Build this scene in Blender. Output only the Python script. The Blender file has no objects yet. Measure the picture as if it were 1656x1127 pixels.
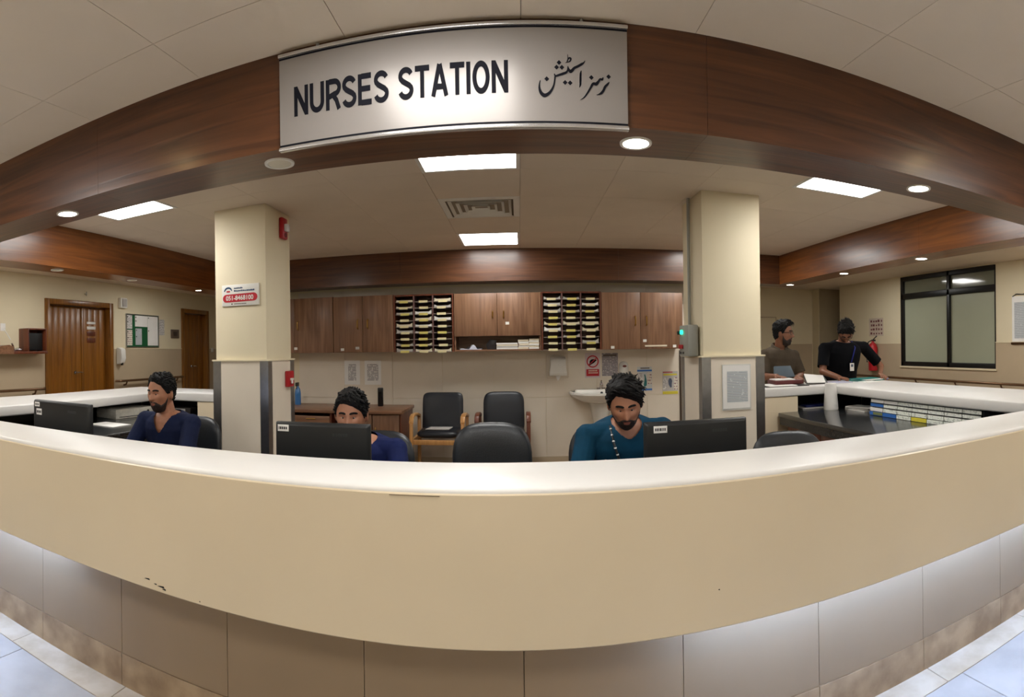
import bpy, bmesh, math, random
import numpy as np
from mathutils import Vector, Matrix
random.seed(7)
PI = math.pi
scene = bpy.context.scene
COL = scene.collection

# ------------------------------------------------------------------ camera
# the photograph is a phone panorama: a cylindrical sweep of about 108 degrees
FPX, ZC = 880.0, 1.35
cd = bpy.data.cameras.new('camera')
cd.type = 'PANO'
cd.panorama_type = 'CENTRAL_CYLINDRICAL'
cd.central_cylindrical_range_u_min = -828 / FPX
cd.central_cylindrical_range_u_max = 828 / FPX
cd.central_cylindrical_range_v_min = -563.5 / FPX
cd.central_cylindrical_range_v_max = 563.5 / FPX
cd.central_cylindrical_radius = 1.0
cam = bpy.data.objects.new('camera', cd)
COL.objects.link(cam)
YAW, ROLL = 12 / FPX, 0.0145
cam.matrix_world = (Matrix.Translation((0, 0, ZC)) @ Matrix.Rotation(YAW, 4, 'Z')
                    @ Matrix.Rotation(PI / 2, 4, 'X') @ Matrix.Rotation(-ROLL, 4, 'Z'))
scene.camera = cam

# ------------------------------------------------------------------ world + exposure
w = bpy.data.worlds.new('world'); scene.world = w
w.use_nodes = True
w.node_tree.nodes['Background'].inputs[0].default_value = (0.9, 0.85, 0.78, 1)
w.node_tree.nodes['Background'].inputs[1].default_value = 0.05
vs = scene.view_settings
vs.view_transform = 'Standard'; vs.look = 'None'; vs.exposure = 0.78; vs.gamma = 1.0
vs.use_curve_mapping = False
PANEL_W, DOWN_W, LED_W = 11.0, 16.0, 50.0     # emission strengths of the lamps

# ------------------------------------------------------------------ materials
def lin(c):
    return tuple(((v / 255) / 12.92 if v / 255 <= .04045 else ((v / 255 + .055) / 1.055) ** 2.4) for v in c)
MATS = {}
def mat(name, rgb, rough=.5, metal=0., var=.06, scale=6., bump=0., bscale=60., coat=0., emit=None, spec=.5, rgb2=None, detail=4):
    if name in MATS: return MATS[name]
    m = bpy.data.materials.new(name); m.use_nodes = True
    nt = m.node_tree; b = nt.nodes['Principled BSDF']
    c = lin(rgb)
    tc = nt.nodes.new('ShaderNodeTexCoord')
    if var or rgb2:
        n = nt.nodes.new('ShaderNodeTexNoise'); n.inputs['Scale'].default_value = scale; n.inputs['Detail'].default_value = detail
        nt.links.new(tc.outputs['Object'], n.inputs['Vector'])
        r = nt.nodes.new('ShaderNodeValToRGB')
        lo = tuple(max(0, v * (1 - var)) for v in c) if rgb2 is None else lin(rgb2)
        hi = tuple(min(1, v * (1 + var)) for v in c) if rgb2 is None else c
        r.color_ramp.elements[0].position = .35; r.color_ramp.elements[1].position = .65
        r.color_ramp.elements[0].color = (*lo, 1); r.color_ramp.elements[1].color = (*hi, 1)
        nt.links.new(n.outputs['Fac'], r.inputs['Fac']); nt.links.new(r.outputs['Color'], b.inputs['Base Color'])
    else:
        b.inputs['Base Color'].default_value = (*c, 1)
    b.inputs['Roughness'].default_value = rough; b.inputs['Metallic'].default_value = metal
    b.inputs['Specular IOR Level'].default_value = spec
    if coat: b.inputs['Coat Weight'].default_value = coat; b.inputs['Coat Roughness'].default_value = .12
    if bump:
        n2 = nt.nodes.new('ShaderNodeTexNoise'); n2.inputs['Scale'].default_value = bscale; n2.inputs['Detail'].default_value = 5
        nt.links.new(tc.outputs['Object'], n2.inputs['Vector'])
        bp = nt.nodes.new('ShaderNodeBump'); bp.inputs['Strength'].default_value = bump; bp.inputs['Distance'].default_value = .01
        nt.links.new(n2.outputs['Fac'], bp.inputs['Height']); nt.links.new(bp.outputs['Normal'], b.inputs['Normal'])
    if emit is not None:
        b.inputs['Emission Color'].default_value = (*emit[0], 1); b.inputs['Emission Strength'].default_value = emit[1]
    MATS[name] = m
    return m
def wood(name, dark, light, axis, rough=.35, coat=.25, sc=1., bump=.25):
    """grain runs along `axis` (0,1,2)"""
    m = bpy.data.materials.new(name); m.use_nodes = True
    nt = m.node_tree; b = nt.nodes['Principled BSDF']
    tc = nt.nodes.new('ShaderNodeTexCoord'); mp = nt.nodes.new('ShaderNodeMapping')
    s = [22 * sc] * 3; s[axis] = 1.3 * sc
    mp.inputs['Scale'].default_value = s
    nt.links.new(tc.outputs['Object'], mp.inputs['Vector'])
    n = nt.nodes.new('ShaderNodeTexNoise'); n.inputs['Scale'].default_value = 1.; n.inputs['Detail'].default_value = 8; n.inputs['Distortion'].default_value = 1.2
    nt.links.new(mp.outputs['Vector'], n.inputs['Vector'])
    r = nt.nodes.new('ShaderNodeValToRGB')
    r.color_ramp.elements[0].position = .3; r.color_ramp.elements[1].position = .7
    r.color_ramp.elements[0].color = (*lin(dark), 1); r.color_ramp.elements[1].color = (*lin(light), 1)
    nt.links.new(n.outputs['Fac'], r.inputs['Fac']); nt.links.new(r.outputs['Color'], b.inputs['Base Color'])
    b.inputs['Roughness'].default_value = rough; b.inputs['Coat Weight'].default_value = coat; b.inputs['Coat Roughness'].default_value = .2
    bp = nt.nodes.new('ShaderNodeBump'); bp.inputs['Strength'].default_value = bump; bp.inputs['Distance'].default_value = .004
    nt.links.new(n.outputs['Fac'], bp.inputs['Height']); nt.links.new(bp.outputs['Normal'], b.inputs['Normal'])
    MATS[name] = m
    return m
def emitter(name, rgb, strength):
    m = bpy.data.materials.new(name); m.use_nodes = True
    nt = m.node_tree; nt.nodes.clear()
    o = nt.nodes.new('ShaderNodeOutputMaterial'); e = nt.nodes.new('ShaderNodeEmission')
    e.inputs[0].default_value = (*rgb, 1); e.inputs[1].default_value = strength
    nt.links.new(e.outputs[0], o.inputs[0])
    MATS[name] = m
    return m
def printed(name, paper, ink, rows=40., cut=.5, seed=0.):
    """sheet of paper with rows of illegible small print (object X/Z or Y/Z plane)"""
    m = bpy.data.materials.new(name); m.use_nodes = True
    nt = m.node_tree; b = nt.nodes['Principled BSDF']
    tc = nt.nodes.new('ShaderNodeTexCoord')
    sp = nt.nodes.new('ShaderNodeSeparateXYZ'); nt.links.new(tc.outputs['Object'], sp.inputs[0])
    row = nt.nodes.new('ShaderNodeMath'); row.operation = 'MULTIPLY'; row.inputs[1].default_value = rows; nt.links.new(sp.outputs['Z'], row.inputs[0])
    fr = nt.nodes.new('ShaderNodeMath'); fr.operation = 'FRACT'; nt.links.new(row.outputs[0], fr.inputs[0])
    gt = nt.nodes.new('ShaderNodeMath'); gt.operation = 'GREATER_THAN'; gt.inputs[1].default_value = .55; nt.links.new(fr.outputs[0], gt.inputs[0])
    n = nt.nodes.new('ShaderNodeTexNoise'); n.inputs['Scale'].default_value = 55; n.inputs['Detail'].default_value = 3
    mp = nt.nodes.new('ShaderNodeMapping'); mp.inputs['Location'].default_value = (seed, seed, seed); nt.links.new(tc.outputs['Object'], mp.inputs[0]); nt.links.new(mp.outputs[0], n.inputs['Vector'])
    g2 = nt.nodes.new('ShaderNodeMath'); g2.operation = 'GREATER_THAN'; g2.inputs[1].default_value = cut; nt.links.new(n.outputs['Fac'], g2.inputs[0])
    mu = nt.nodes.new('ShaderNodeMath'); mu.operation = 'MULTIPLY'; nt.links.new(gt.outputs[0], mu.inputs[0]); nt.links.new(g2.outputs[0], mu.inputs[1])
    mx = nt.nodes.new('ShaderNodeMix'); mx.data_type = 'RGBA'
    mx.inputs['A'].default_value = (*lin(paper), 1); mx.inputs['B'].default_value = (*lin(ink), 1)
    nt.links.new(mu.outputs[0], mx.inputs['Factor']); nt.links.new(mx.outputs['Result'], b.inputs['Base Color'])
    b.inputs['Roughness'].default_value = .6
    MATS[name] = m
    return m

wall_m = mat('painted_plaster', (226, 214, 184), .6, var=.02, scale=2, bump=.03, bscale=120)
wains_m = mat('wainscot_beige', (190, 172, 145), .35, var=.03, scale=3)
tilewall_m = mat('wall_tile_beige', (226, 215, 198), .3, var=.02, scale=4)
grout_m = mat('grout', (120, 108, 94), .8)
ceil_m = mat('ceiling_board', (222, 208, 190), .75, var=.02, scale=3, bump=.05, bscale=160)
ceilgap_m = mat('ceiling_joint', (150, 138, 122), .9)
beam_x = wood('beam_wood_x', (66, 37, 21), (104, 63, 36), 0, .34, .22)
beam_y = wood('beam_wood_y', (94, 50, 17), (134, 78, 30), 1, .34, .25)
cabwood = wood('cabinet_wood', (110, 77, 55), (148, 110, 83), 2, .4, .1, 1.)
cabwood_x = wood('cabinet_wood_x', (104, 70, 48), (146, 106, 78), 0, .4, .1, 1.)
doorwood = wood('door_wood', (118, 70, 14), (150, 96, 28), 2, .4, .2, 1.)
framewood = wood('door_frame_wood', (112, 68, 18), (146, 96, 34), 2, .35, .3, 1.)
oak = wood('oak_wood', (176, 124, 66), (206, 156, 96), 2, .35, .2, 1.2)
redwood = wood('red_wood', (84, 40, 24), (120, 62, 36), 2, .4, .2, 1.)
fascia_m = mat('counter_fascia_beige', (216, 200, 172), .34, var=.03, scale=1.6, coat=.15)
top_m = mat('counter_top_white', (224, 222, 219), .38, var=.015, scale=4, coat=.1)
base_m = mat('counter_base_tile', (152, 130, 104), .3, var=.03, scale=3)
plinth_m = mat('plinth_marble', (176, 152, 122), .3, rgb2=(140, 116, 90), scale=9)
dark_m = mat('dark_laminate', (46, 40, 36), .5)
floor_m = mat('floor_marble', (186, 185, 183), .14, rgb2=(164, 163, 160), scale=3.5, detail=8)
floorborder_m = mat('floor_border_marble', (206, 196, 178), .2, rgb2=(184, 170, 148), scale=7, detail=8)
floorin_m = mat('floor_vinyl', (150, 132, 112), .4, var=.05)
granite = mat('black_granite', (52, 54, 56), .16, rgb2=(22, 23, 25), scale=95, detail=8)
steel = mat('brushed_steel', (170, 172, 176), .28, 1., var=.05, scale=30)
chrome = mat('chrome', (200, 200, 205), .12, 1., var=0)
brass = mat('brass', (190, 150, 80), .3, 1., var=0)
blackpl = mat('black_plastic', (24, 26, 28), .42, var=.1)
blackpl2 = mat('black_plastic_gloss', (12, 12, 16), .22, var=.05)
leather = mat('black_leather', (30, 33, 37), .36, var=.1, bump=.12, bscale=140)
leather2 = mat('navy_black_leather', (22, 26, 34), .38, var=.1, bump=.1, bscale=140)
whitepl = mat('white_plastic', (230, 228, 222), .35, var=.02)
greypl = mat('grey_plastic', (150, 150, 142), .45, var=.03)
paper_m = mat('white_paper', (236, 234, 230), .7, var=.02)
paper_w = mat('cream_paper', (226, 214, 190), .7, var=.03)
paper_g = mat('grey_paper', (190, 186, 182), .7, var=.04)
yellowtag = mat('yellow_tag', (222, 208, 120), .6, var=.03)
creamtag = mat('cream_tag', (234, 222, 176), .6, var=.03)
redpl = mat('red_plastic', (176, 22, 34), .35, var=.04)
redink = mat('red_ink', (186, 24, 40), .5, var=.02)
blueink = mat('blue_ink', (50, 110, 190), .5, var=.02)
yellowink = mat('yellow_ink', (222, 208, 70), .5, var=.02)
greenink = mat('green_felt', (10, 84, 44), .85, var=.06)
tealink = mat('teal_ink', (30, 110, 110), .5, var=.02)
blackink = mat('black_ink', (18, 18, 26), .7, var=0, spec=.12)
signmetal = mat('sign_satin_aluminium', (142, 136, 132), .25, .12, spec=.3, var=.015, scale=3)
frost = mat('frosted_glass', (168, 172, 150), .3, var=.02, scale=2, coat=.3)
clearpane = mat('tinted_glass', (120, 122, 104), .06, var=.02, scale=2, coat=.6)
blackalu = mat('black_aluminium', (14, 14, 14), .4, var=.05)
ceramic = mat('white_ceramic', (236, 234, 228), .1, var=.01, coat=.4)
skin = mat('skin', (164, 112, 84), .5, var=.07, scale=18)
skin_d = mat('skin_dark', (136, 90, 66), .5, var=.07, scale=18)
hair_m = mat('black_hair', (12, 10, 10), .6, spec=.25, var=.3, scale=60, bump=.5, bscale=120)
beard_m = mat('beard_hair', (38, 26, 21), .6, var=.3, scale=80, bump=.4, bscale=160)
eyewhite = mat('eye_white', (165, 156, 148), .3, var=0)
iris = mat('iris_dark', (24, 14, 10), .2, var=0)
lip_m = mat('lip', (140, 82, 70), .5, var=.03)
navy = mat('navy_scrubs', (20, 28, 56), .85, spec=.2, var=.12, scale=12, bump=.15, bscale=40)
navy2 = mat('blue_scrubs', (20, 30, 74), .85, spec=.2, var=.12, scale=12, bump=.15, bscale=40)
teal = mat('teal_scrubs', (10, 58, 82), .85, spec=.2, var=.14, scale=12, bump=.15, bscale=40)
olive = mat('olive_polo', (80, 70, 58), .9, spec=.2, var=.1, scale=14, bump=.15, bscale=60)
blacktee = mat('black_tee', (9, 10, 15), .9, spec=.15, var=.15, scale=14, bump=.15, bscale=40)
trouser = mat('dark_trousers', (30, 32, 40), .85, var=.1)
panel_e = emitter('panel_light', (1., .985, .945), PANEL_W)
down_e = emitter('downlight_glow', (1., .93, .82), DOWN_W)
led_e = emitter('led_cool', (.36, .55, 1.), LED_W)
green_e = emitter('green_led', (.02, 1., .45), 2.2)
txt_a = printed('printed_notice', (226, 222, 218), (110, 108, 112), 70, .45, 1.)
txt_b = printed('printed_table', (206, 210, 212), (140, 146, 152), 90, .35, 2.)
txt_c = printed('printed_grey_notice', (186, 178, 178), (86, 80, 92), 60, .42, 3.)
txt_d = printed('printed_poster', (222, 214, 200), (150, 110, 120), 30, .5, 4.)
txt_e = printed('rack_label_print', (238, 242, 234), (150, 160, 150), 120, .56, 5.)

# ------------------------------------------------------------------ helpers
class MB:
    """collects geometry and links it as ONE mesh object"""
    def __init__(s): s.v = []; s.f = []; s.mi = []
    def add(s, vs, fs, mi=0):
        o = len(s.v); s.v += [tuple(p) for p in vs]; s.f += [tuple(i + o for i in f) for f in fs]; s.mi += [mi] * len(fs); return s
    def box(s, x0, x1, y0, y1, z0, z1, mi=0):
        if x0 > x1: x0, x1 = x1, x0
        if y0 > y1: y0, y1 = y1, y0
        if z0 > z1: z0, z1 = z1, z0
        return s.add([(x0,y0,z0),(x1,y0,z0),(x1,y1,z0),(x0,y1,z0),(x0,y0,z1),(x1,y0,z1),(x1,y1,z1),(x0,y1,z1)],
              [(0,3,2,1),(4,5,6,7),(0,1,5,4),(1,2,6,5),(2,3,7,6),(3,0,4,7)], mi)
    def prism(s, poly, z0, z1, axis='Z'):
        n = len(poly)
        def P(a, b, h): return {'Z': (a, b, h), 'Y': (a, h, b), 'X': (h, a, b)}[axis]
        return s.add([P(a, b, z0) for a, b in poly] + [P(a, b, z1) for a, b in poly],
              [tuple(range(n))[::-1], tuple(range(n, 2 * n))] + [(i, (i + 1) % n, n + (i + 1) % n, n + i) for i in range(n)])
    def rings(s, rs, cap=True, closed=True):
        n = len(rs[0]); vs = [p for r in rs for p in r]; fs = []
        for k in range(len(rs) - 1):
            for i in range(n if closed else n - 1):
                j = (i + 1) % n; fs.append((k*n+i, k*n+j, (k+1)*n+j, (k+1)*n+i))
        if cap: fs += [tuple(range(n))[::-1], tuple(range((len(rs)-1)*n, len(rs)*n))]
        return s.add(vs, fs)
    def cyl(s, p0, p1, r0, r1=None, n=16):
        r1 = r0 if r1 is None else r1
        p0, p1 = Vector(p0), Vector(p1); d = (p1 - p0).normalized()
        a = d.orthogonal().normalized(); b = d.cross(a)
        return s.rings([[p + (a*math.cos(2*PI*i/n) + b*math.sin(2*PI*i/n)) * r for i in range(n)] for p, r in ((p0, r0), (p1, r1))])
    def capsule(s, p0, p1, r0, r1, n=14, flat=None):
        p0, p1 = Vector(p0), Vector(p1); d = (p1 - p0)
        d = d.normalized() if d.length > 1e-6 else Vector((0, 0, 1))
        a = d.orthogonal().normalized(); b = d.cross(a); rs = []
        for t in (-80, -50, -20): rs.append((p0 + d*r0*math.sin(math.radians(t)), r0*math.cos(math.radians(t))))
        for t in (20, 50, 80): rs.append((p1 + d*r1*math.sin(math.radians(t)), r1*math.cos(math.radians(t))))
        return s.rings([[c + (a*math.cos(2*PI*i/n) + b*math.sin(2*PI*i/n)) * r for i in range(n)] for c, r in rs])
    def tube(s, pts, r, n=10):
        pts = [Vector(p) for p in pts]; rs = []
        up = None
        for i, p in enumerate(pts):
            d = (pts[min(i+1, len(pts)-1)] - pts[max(i-1, 0)]).normalized()
            if up is None: up = d.orthogonal().normalized()
            a = (up - d * up.dot(d)).normalized(); up = a; b = d.cross(a)
            rr = r[i] if isinstance(r, (list, tuple)) else r
            rs.append([p + (a*math.cos(2*PI*k/n) + b*math.sin(2*PI*k/n)) * rr for k in range(n)])
        return s.rings(rs)
    def lathe(s, prof, n=24, c=(0, 0, 0)):
        return s.rings([[(c[0]+r*math.cos(2*PI*i/n), c[1]+r*math.sin(2*PI*i/n), c[2]+z) for i in range(n)] for r, z in prof])
    def ell(s, c, a, b, h, n=16, m=10, rot=None):
        rs = []
        for k in range(m + 1):
            t = -PI/2 + PI * (k + .02) / (m + .04) ; r = []
            for i in range(n):
                v = Vector((a*math.cos(t)*math.cos(2*PI*i/n), b*math.cos(t)*math.sin(2*PI*i/n), h*math.sin(t)))
                if rot is not None: v = rot @ v
                r.append(Vector(c) + v)
            rs.append(r)
        return s.rings(rs)
    def pad(s, w, h, t, n=4., K=7, N=40, curve=0., dome=.5):
        """cushion in the X/Z plane centred on the origin, thickness along Y"""
        fr, bk = [], []
        for k in range(1, K + 1):
            q = math.sin(PI/2 * k / K); th = t/2 * (1 - q**5) ** dome if k < K else 0
            f1, b1 = [], []
            for i in range(N):
                a = 2*PI*i/N; c_, s_ = math.cos(a), math.sin(a)
                x = w/2*q*math.copysign(abs(c_)**(2/n), c_); z = h/2*q*math.copysign(abs(s_)**(2/n), s_)
                y = curve * (2*x/w)**2
                f1.append((x, y - th, z)); b1.append((x, y + th, z))
            fr.append(f1); bk.append(b1)
        s.rings(fr + bk[:-1][::-1], cap=True)
        return s
    def mesh(s, name, m, smooth=False, bevel=0., seg=2):
        me = bpy.data.meshes.new(name); me.from_pydata(s.v, [], s.f)
        ms = m if isinstance(m, (list, tuple)) else [m]
        for q in ms: me.materials.append(q)
        if len(ms) > 1: me.polygons.foreach_set('material_index', s.mi)
        bm = bmesh.new(); bm.from_mesh(me)
        bmesh.ops.recalc_face_normals(bm, faces=bm.faces)
        if bevel:
            bmesh.ops.bevel(bm, geom=[e for e in bm.edges if len(e.link_faces) == 2 and e.calc_face_angle(0) > .5], offset=bevel, segments=seg, profile=.5, affect='EDGES')
        bm.to_mesh(me); bm.free()
        if smooth:
            me.polygons.foreach_set('use_smooth', [True] * len(me.polygons))
            if smooth != 'all': me.set_sharp_from_angle(angle=math.radians(40))
        return me
    def build(s, name, m, parent=None, loc=(0, 0, 0), smooth=False, bevel=0., seg=2):
        return link(name, s.mesh(name, m, smooth or bool(bevel), bevel, seg), parent, loc)
def link(name, me, parent=None, loc=(0, 0, 0)):
    o = bpy.data.objects.new(name, me); COL.objects.link(o); o.location = loc
    if parent is not None: o.parent = parent
    return o
def bx(name, m, parent, x0, x1, y0, y1, z0, z1, bevel=0.):
    return MB().box(x0, x1, y0, y1, z0, z1).build(name, m, parent, bevel=bevel)
def tag(o, label=None, cat=None, group=None, kind=None):
    if label: o['label'] = label
    if cat: o['category'] = cat
    if group: o['group'] = group
    if kind: o['kind'] = kind
    return o
def thing(name, label, cat, loc=(0, 0, 0), rz=0., group=None):
    o = bpy.data.objects.new(name, None); COL.objects.link(o); o.empty_display_size = .05
    o.location = loc; o.rotation_euler = (0, 0, rz)
    return tag(o, label, cat, group)
def copy_tree(o, parent=None):
    c = o.copy(); COL.objects.link(c); c.parent = parent
    for ch in [q for q in bpy.data.objects if q.parent == o]: copy_tree(ch, c)
    return c
def struct(o): o['kind'] = 'structure'; return o
def text_mb(txt, w, h, depth=.0012, bold=.0):
    """lettering in the X/Z plane facing -Y, fitted to w x h, lower left at the origin"""
    cu = bpy.data.curves.new('lettering', 'FONT'); cu.body = txt; cu.size = 1; cu.resolution_u = 4; cu.offset = bold
    ob = bpy.data.objects.new('lettering', cu); COL.objects.link(ob)
    bpy.context.view_layer.update()
    me = bpy.data.meshes.new_from_object(ob.evaluated_get(bpy.context.evaluated_depsgraph_get()))
    vs = np.array([v.co[:] for v in me.vertices]); fs = [tuple(p.vertices) for p in me.polygons]
    bpy.data.objects.remove(ob); bpy.data.curves.remove(cu)
    lo, hi = vs.min(0), vs.max(0)
    x = (vs[:, 0] - lo[0]) / (hi[0] - lo[0]) * w; z = (vs[:, 1] - lo[1]) / (hi[1] - lo[1]) * h
    mb = MB(); mb.add([(a, -depth, b) for a, b in zip(x, z)], fs)
    return mb
def stroke(mb, pts, y, sc):
    """pen stroke of varying width: pts = (u, v, width)"""
    P = [Vector((a, b)) for a, b, _ in pts]
    # resample with Catmull-Rom
    Q = []
    for i in range(len(pts) - 1):
        p0, p1, p2, p3 = P[max(i-1, 0)], P[i], P[i+1], P[min(i+2, len(P)-1)]
        for k in range(5):
            t = k / 5
            c = .5*((2*p1) + (p2-p0)*t + (2*p0-5*p1+4*p2-p3)*t*t + (3*p1-p0-3*p2+p3)*t**3)
            Q.append((c, pts[i][2]*(1-t) + pts[i+1][2]*t))
    Q.append((P[-1], pts[-1][2]))
    vs = []
    for i, (c, wd) in enumerate(Q):
        d = (Q[min(i+1, len(Q)-1)][0] - Q[max(i-1, 0)][0]).normalized(); nn = Vector((-d.y, d.x))
        for s_ in (-1, 1):
            q = c + nn * wd/2 * s_; vs.append((q.x*sc[0]+sc[1], y, -q.y*sc[0]+sc[2]))
    mb.add(vs, [(2*i, 2*i+1, 2*i+3, 2*i+2) for i in range(len(Q)-1)])

# ================================================================== THE SETTING
ZT, ZB = 2.44, 2.09              # ceiling, underside of the wooden beams
XL, XR = -5.75, 5.75             # side walls of the hall
BL, BR = -3.44, 3.08             # inner faces of the side beams
BW = .27                         # beam width
YF0, YF1 = 1.80, 2.07            # front beam
YB0, YB1 = 5.92, 6.19            # back beam
YW = 6.30                        # back wall of the station
# ---- floor with its tiles
fl = struct(bx('floor', floorin_m, None, XL - .1, XR + .1, -1.9, 9.6, -.06, -.006))
tm = MB().box(-.2985, .2985, -.2985, .2985, -.006, 0).mesh('tile', floor_m, True, .0015, 1)
bm_ = MB().box(-.2985, .2985, -.063, .063, -.006, .0004).mesh('border_tile', floorborder_m, True, .001, 1)
for i in range(-9, 10):
    for j in range(-4, 3):
        yy = 1.23 - .6 * j
        if yy < -1.6: continue
        if abs(i) < 9: link('tile', tm, fl, (i * .6 + .1, yy, 0)) if yy < 1.5 and j >= 0 else None
    link('border_tile', bm_, fl, (i * .6 + .02, 1.594, 0)) if abs(i) < 9 else None
# ---- ceiling boards on a 0.6 m grid
ce = struct(bx('ceiling', ceilgap_m, None, XL - .1, XR + .1, -1.9, 9.6, ZT + .012, ZT + .08))
X0, Y0 = .02, 1.5
LIGHT_CELLS = {(-1, -1), (-5, -2), (4, -2), (-1, 2), (-5, 2), (3, 2), (-1, 6), (3, 6), (-1, -4), (-5, -4), (3, -4), (-8, 1), (-8, 4), (-8, 8), (7, 1), (7, 4), (7, 8)}
VENT_CELL = (-1, 4)
g = .0011
cmesh = MB().box(-.3 + g, .3 - g, -.3 + g, .3 - g, 0, .012).mesh('ceiling_board', ceil_m)
ncb = 0
for i in range(-10, 10):
    for j in range(-6, 14):
        xa, xb, ya, yb = X0 + .6*i, X0 + .6*(i+1), Y0 + .6*j, Y0 + .6*(j+1)
        if (i, j) in LIGHT_CELLS or (i, j) == VENT_CELL: continue
        inside = xa > BL - .7 and xb < BR + .7
        front = ya < 1.9 and abs(xa + .3) < 4.5
        side = not inside and ya > 1.5
        if j >= 8 and inside: continue
        if not (inside or front): continue
        link('ceiling_board', cmesh, ce, ((xa+xb)/2, (ya+yb)/2, ZT)); ncb += 1
sc_l = struct(bx('ceiling', ceil_m, None, XL, BL - .77, Y0 + .6, 9.5, ZT + .002, ZT + .012))
sc_r = struct(bx('ceiling', ceil_m, None, BR + .77, XR, Y0 + .6, 9.5, ZT + .002, ZT + .012))
sc_x = struct(MB().box(XR, 7.3, 8.42, 9.5, ZT + .002, ZT + .05).build('ceiling', ceil_m))
sc_b = struct(bx('ceiling', ceil_m, None, BL - .77, BR + .77, 6.31, 9.5, ZT + .002, ZT + .012))
# ---- walls with their openings
def wall_x(name, x, sgn, y0, y1, ops, zt=ZT + .012, th=.2):
    """wall along Y; room lies on the side sgn; ops = [(ya, yb, za, zb)]"""
    mb = MB(); xb = x - sgn * th; y = y0
    for ya, yb, za, zb in sorted(ops):
        mb.box(x, xb, y, ya, 0, zt)
        if za > 0: mb.box(x, xb, ya, yb, 0, za)
        if zb < zt: mb.box(x, xb, ya, yb, zb, zt)
        y = yb
    mb.box(x, xb, y, y1, 0, zt)
    return struct(mb.build(name, wall_m))
D1 = (4.90, 6.13, 0, 2.06); D2 = (8.10, 8.86, 0, 2.09); WIN = (4.79, 6.79, .985, 2.42)
wl = wall_x('wall_left', XL, 1, -1.9, 9.6, [D1, D2])
wr = wall_x('wall_right', XR, -1, -1.9, 8.42, [WIN])
def dado(par, x, sgn, z, segs):
    for ya, yb, zc in segs:
        bx('wainscot', wains_m, par, x, x + sgn*.012, ya, yb, 0, zc)
        if zc == z: bx('dado_trim', wall_m, par, x, x + sgn*.018, ya, yb, zc, zc + .012)
dado(wl, XL, 1, 1.425, [(-1.9, 4.82, 1.425), (6.21, 8.02, 1.425), (8.94, 9.4, 1.425)])
dado(wr, XR, -1, 1.345, [(-1.9, 4.79, 1.345), (4.79, 6.79, .985), (6.79, 8.42, 1.345)])
wf = struct(bx('wall_far', wall_m, None, XL - .2, XR + 2.2, 9.4, 9.6, 0, ZT + .012))
bx('wainscot', wains_m, wf, XL, 5.60, 9.388, 9.4, 0, 1.36)
# far wall return behind the window wall, shade put into its upper colour
wfr = struct(MB().box(5.62, 5.80, 9.15, 9.39, 0, ZT + .01).box(XR, XR + 1.4, 8.42, 8.60, 0, ZT + .01).build('wall_corner', wall_m))
bx('wall_shaded_face', mat('wall_painted_shade', (172, 158, 130), .6, var=.03), wfr, 5.63, 7.1, 9.13, 9.15, 1.36, ZT)
bx('wainscot', wains_m, wfr, 5.63, 7.1, 9.13, 9.15, 0, 1.36)
struct(bx('wall_niche', wall_m, None, 7.1, 7.3, 8.42, 9.6, 0, ZT + .002))
wc = struct(bx('wall_corridor', wall_m, None, XL - .2, XR + .2, -2.1, -1.9, 0, ZT + .012))
wb = struct(bx('wall_back', wall_m, None, -3.4, 2.6, YW + .008, YW + .2, 0, ZT + .012))
# large beige tiles on the back wall
for i in range(-5, 5):
    for k, (za, zb) in enumerate(((.09, .78), (.78, 1.5), (1.5, 2.08))):
        xa = .30 + .6 * i
        bx('wall_tile', tilewall_m, wb, max(xa, -3.35) + .002, min(xa + .6, 2.58) - .002, YW, YW + .008, za + .002, zb - .002)
struct(bx('baseboard_back', wains_m, None, -3.35, 2.58, YW - .012, YW, 0, .09))
bx('corner_strip', mat('dark_strip', (70, 56, 44), .5), wb, 1.90, 1.925, YW - .012, YW, .09, 1.30)

# ---- wooden beams (boxed with veneer panels)
def beam(name, x0, x1, y0, y1, axis, cuts, m, faces):
    o = struct(bx(name, mat('beam_core', (60, 36, 20), .6), None, x0 + .012, x1 - .012, y0 + .012, y1 - .012, ZB + .012, ZT + .011))
    t = .0115; gg = .0006
    for a, b in zip(cuts[:-1], cuts[1:]):
        if axis == 0:
            if 'f' in faces: bx('veneer_panel', m, o, a + gg, b - gg, y0, y0 + t, ZB, ZT)
            if 'b' in faces: bx('veneer_panel', m, o, a + gg, b - gg, y1 - t, y1, ZB, ZT)
            bx('soffit_panel', m, o, a + gg, b - gg, y0 + t, y1 - t, ZB, ZB + t)
        else:
            if 'f' in faces: bx('veneer_panel', m, o, x0, x0 + t, a + gg, b - gg, ZB, ZT)
            if 'b' in faces: bx('veneer_panel', m, o, x1 - t, x1, a + gg, b - gg, ZB, ZT)
            bx('soffit_panel', m, o, x0 + t, x1 - t, a + gg, b - gg, ZB, ZB + t)
    return o
beam('trim_1', BL - BW, BR + BW, YF0, YF1, 0, [BL - BW, -1.75, .66, 3.10, BR + BW], beam_x, 'fb')
beam('trim_2', BL, BR, YB0, YB1, 0, [BL, -1.3, 1.1, BR], beam_x, 'fb')
beam('trim_3', BL - BW, BL, YF1, YB1, 1, [YF1, 3.9, 5.3, YB1], beam_y, 'fb')
beam('trim_4', BR, BR + BW, YF1, YB1, 1, [YF1, 3.4, 4.9, YB1], beam_y, 'fb')

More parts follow.
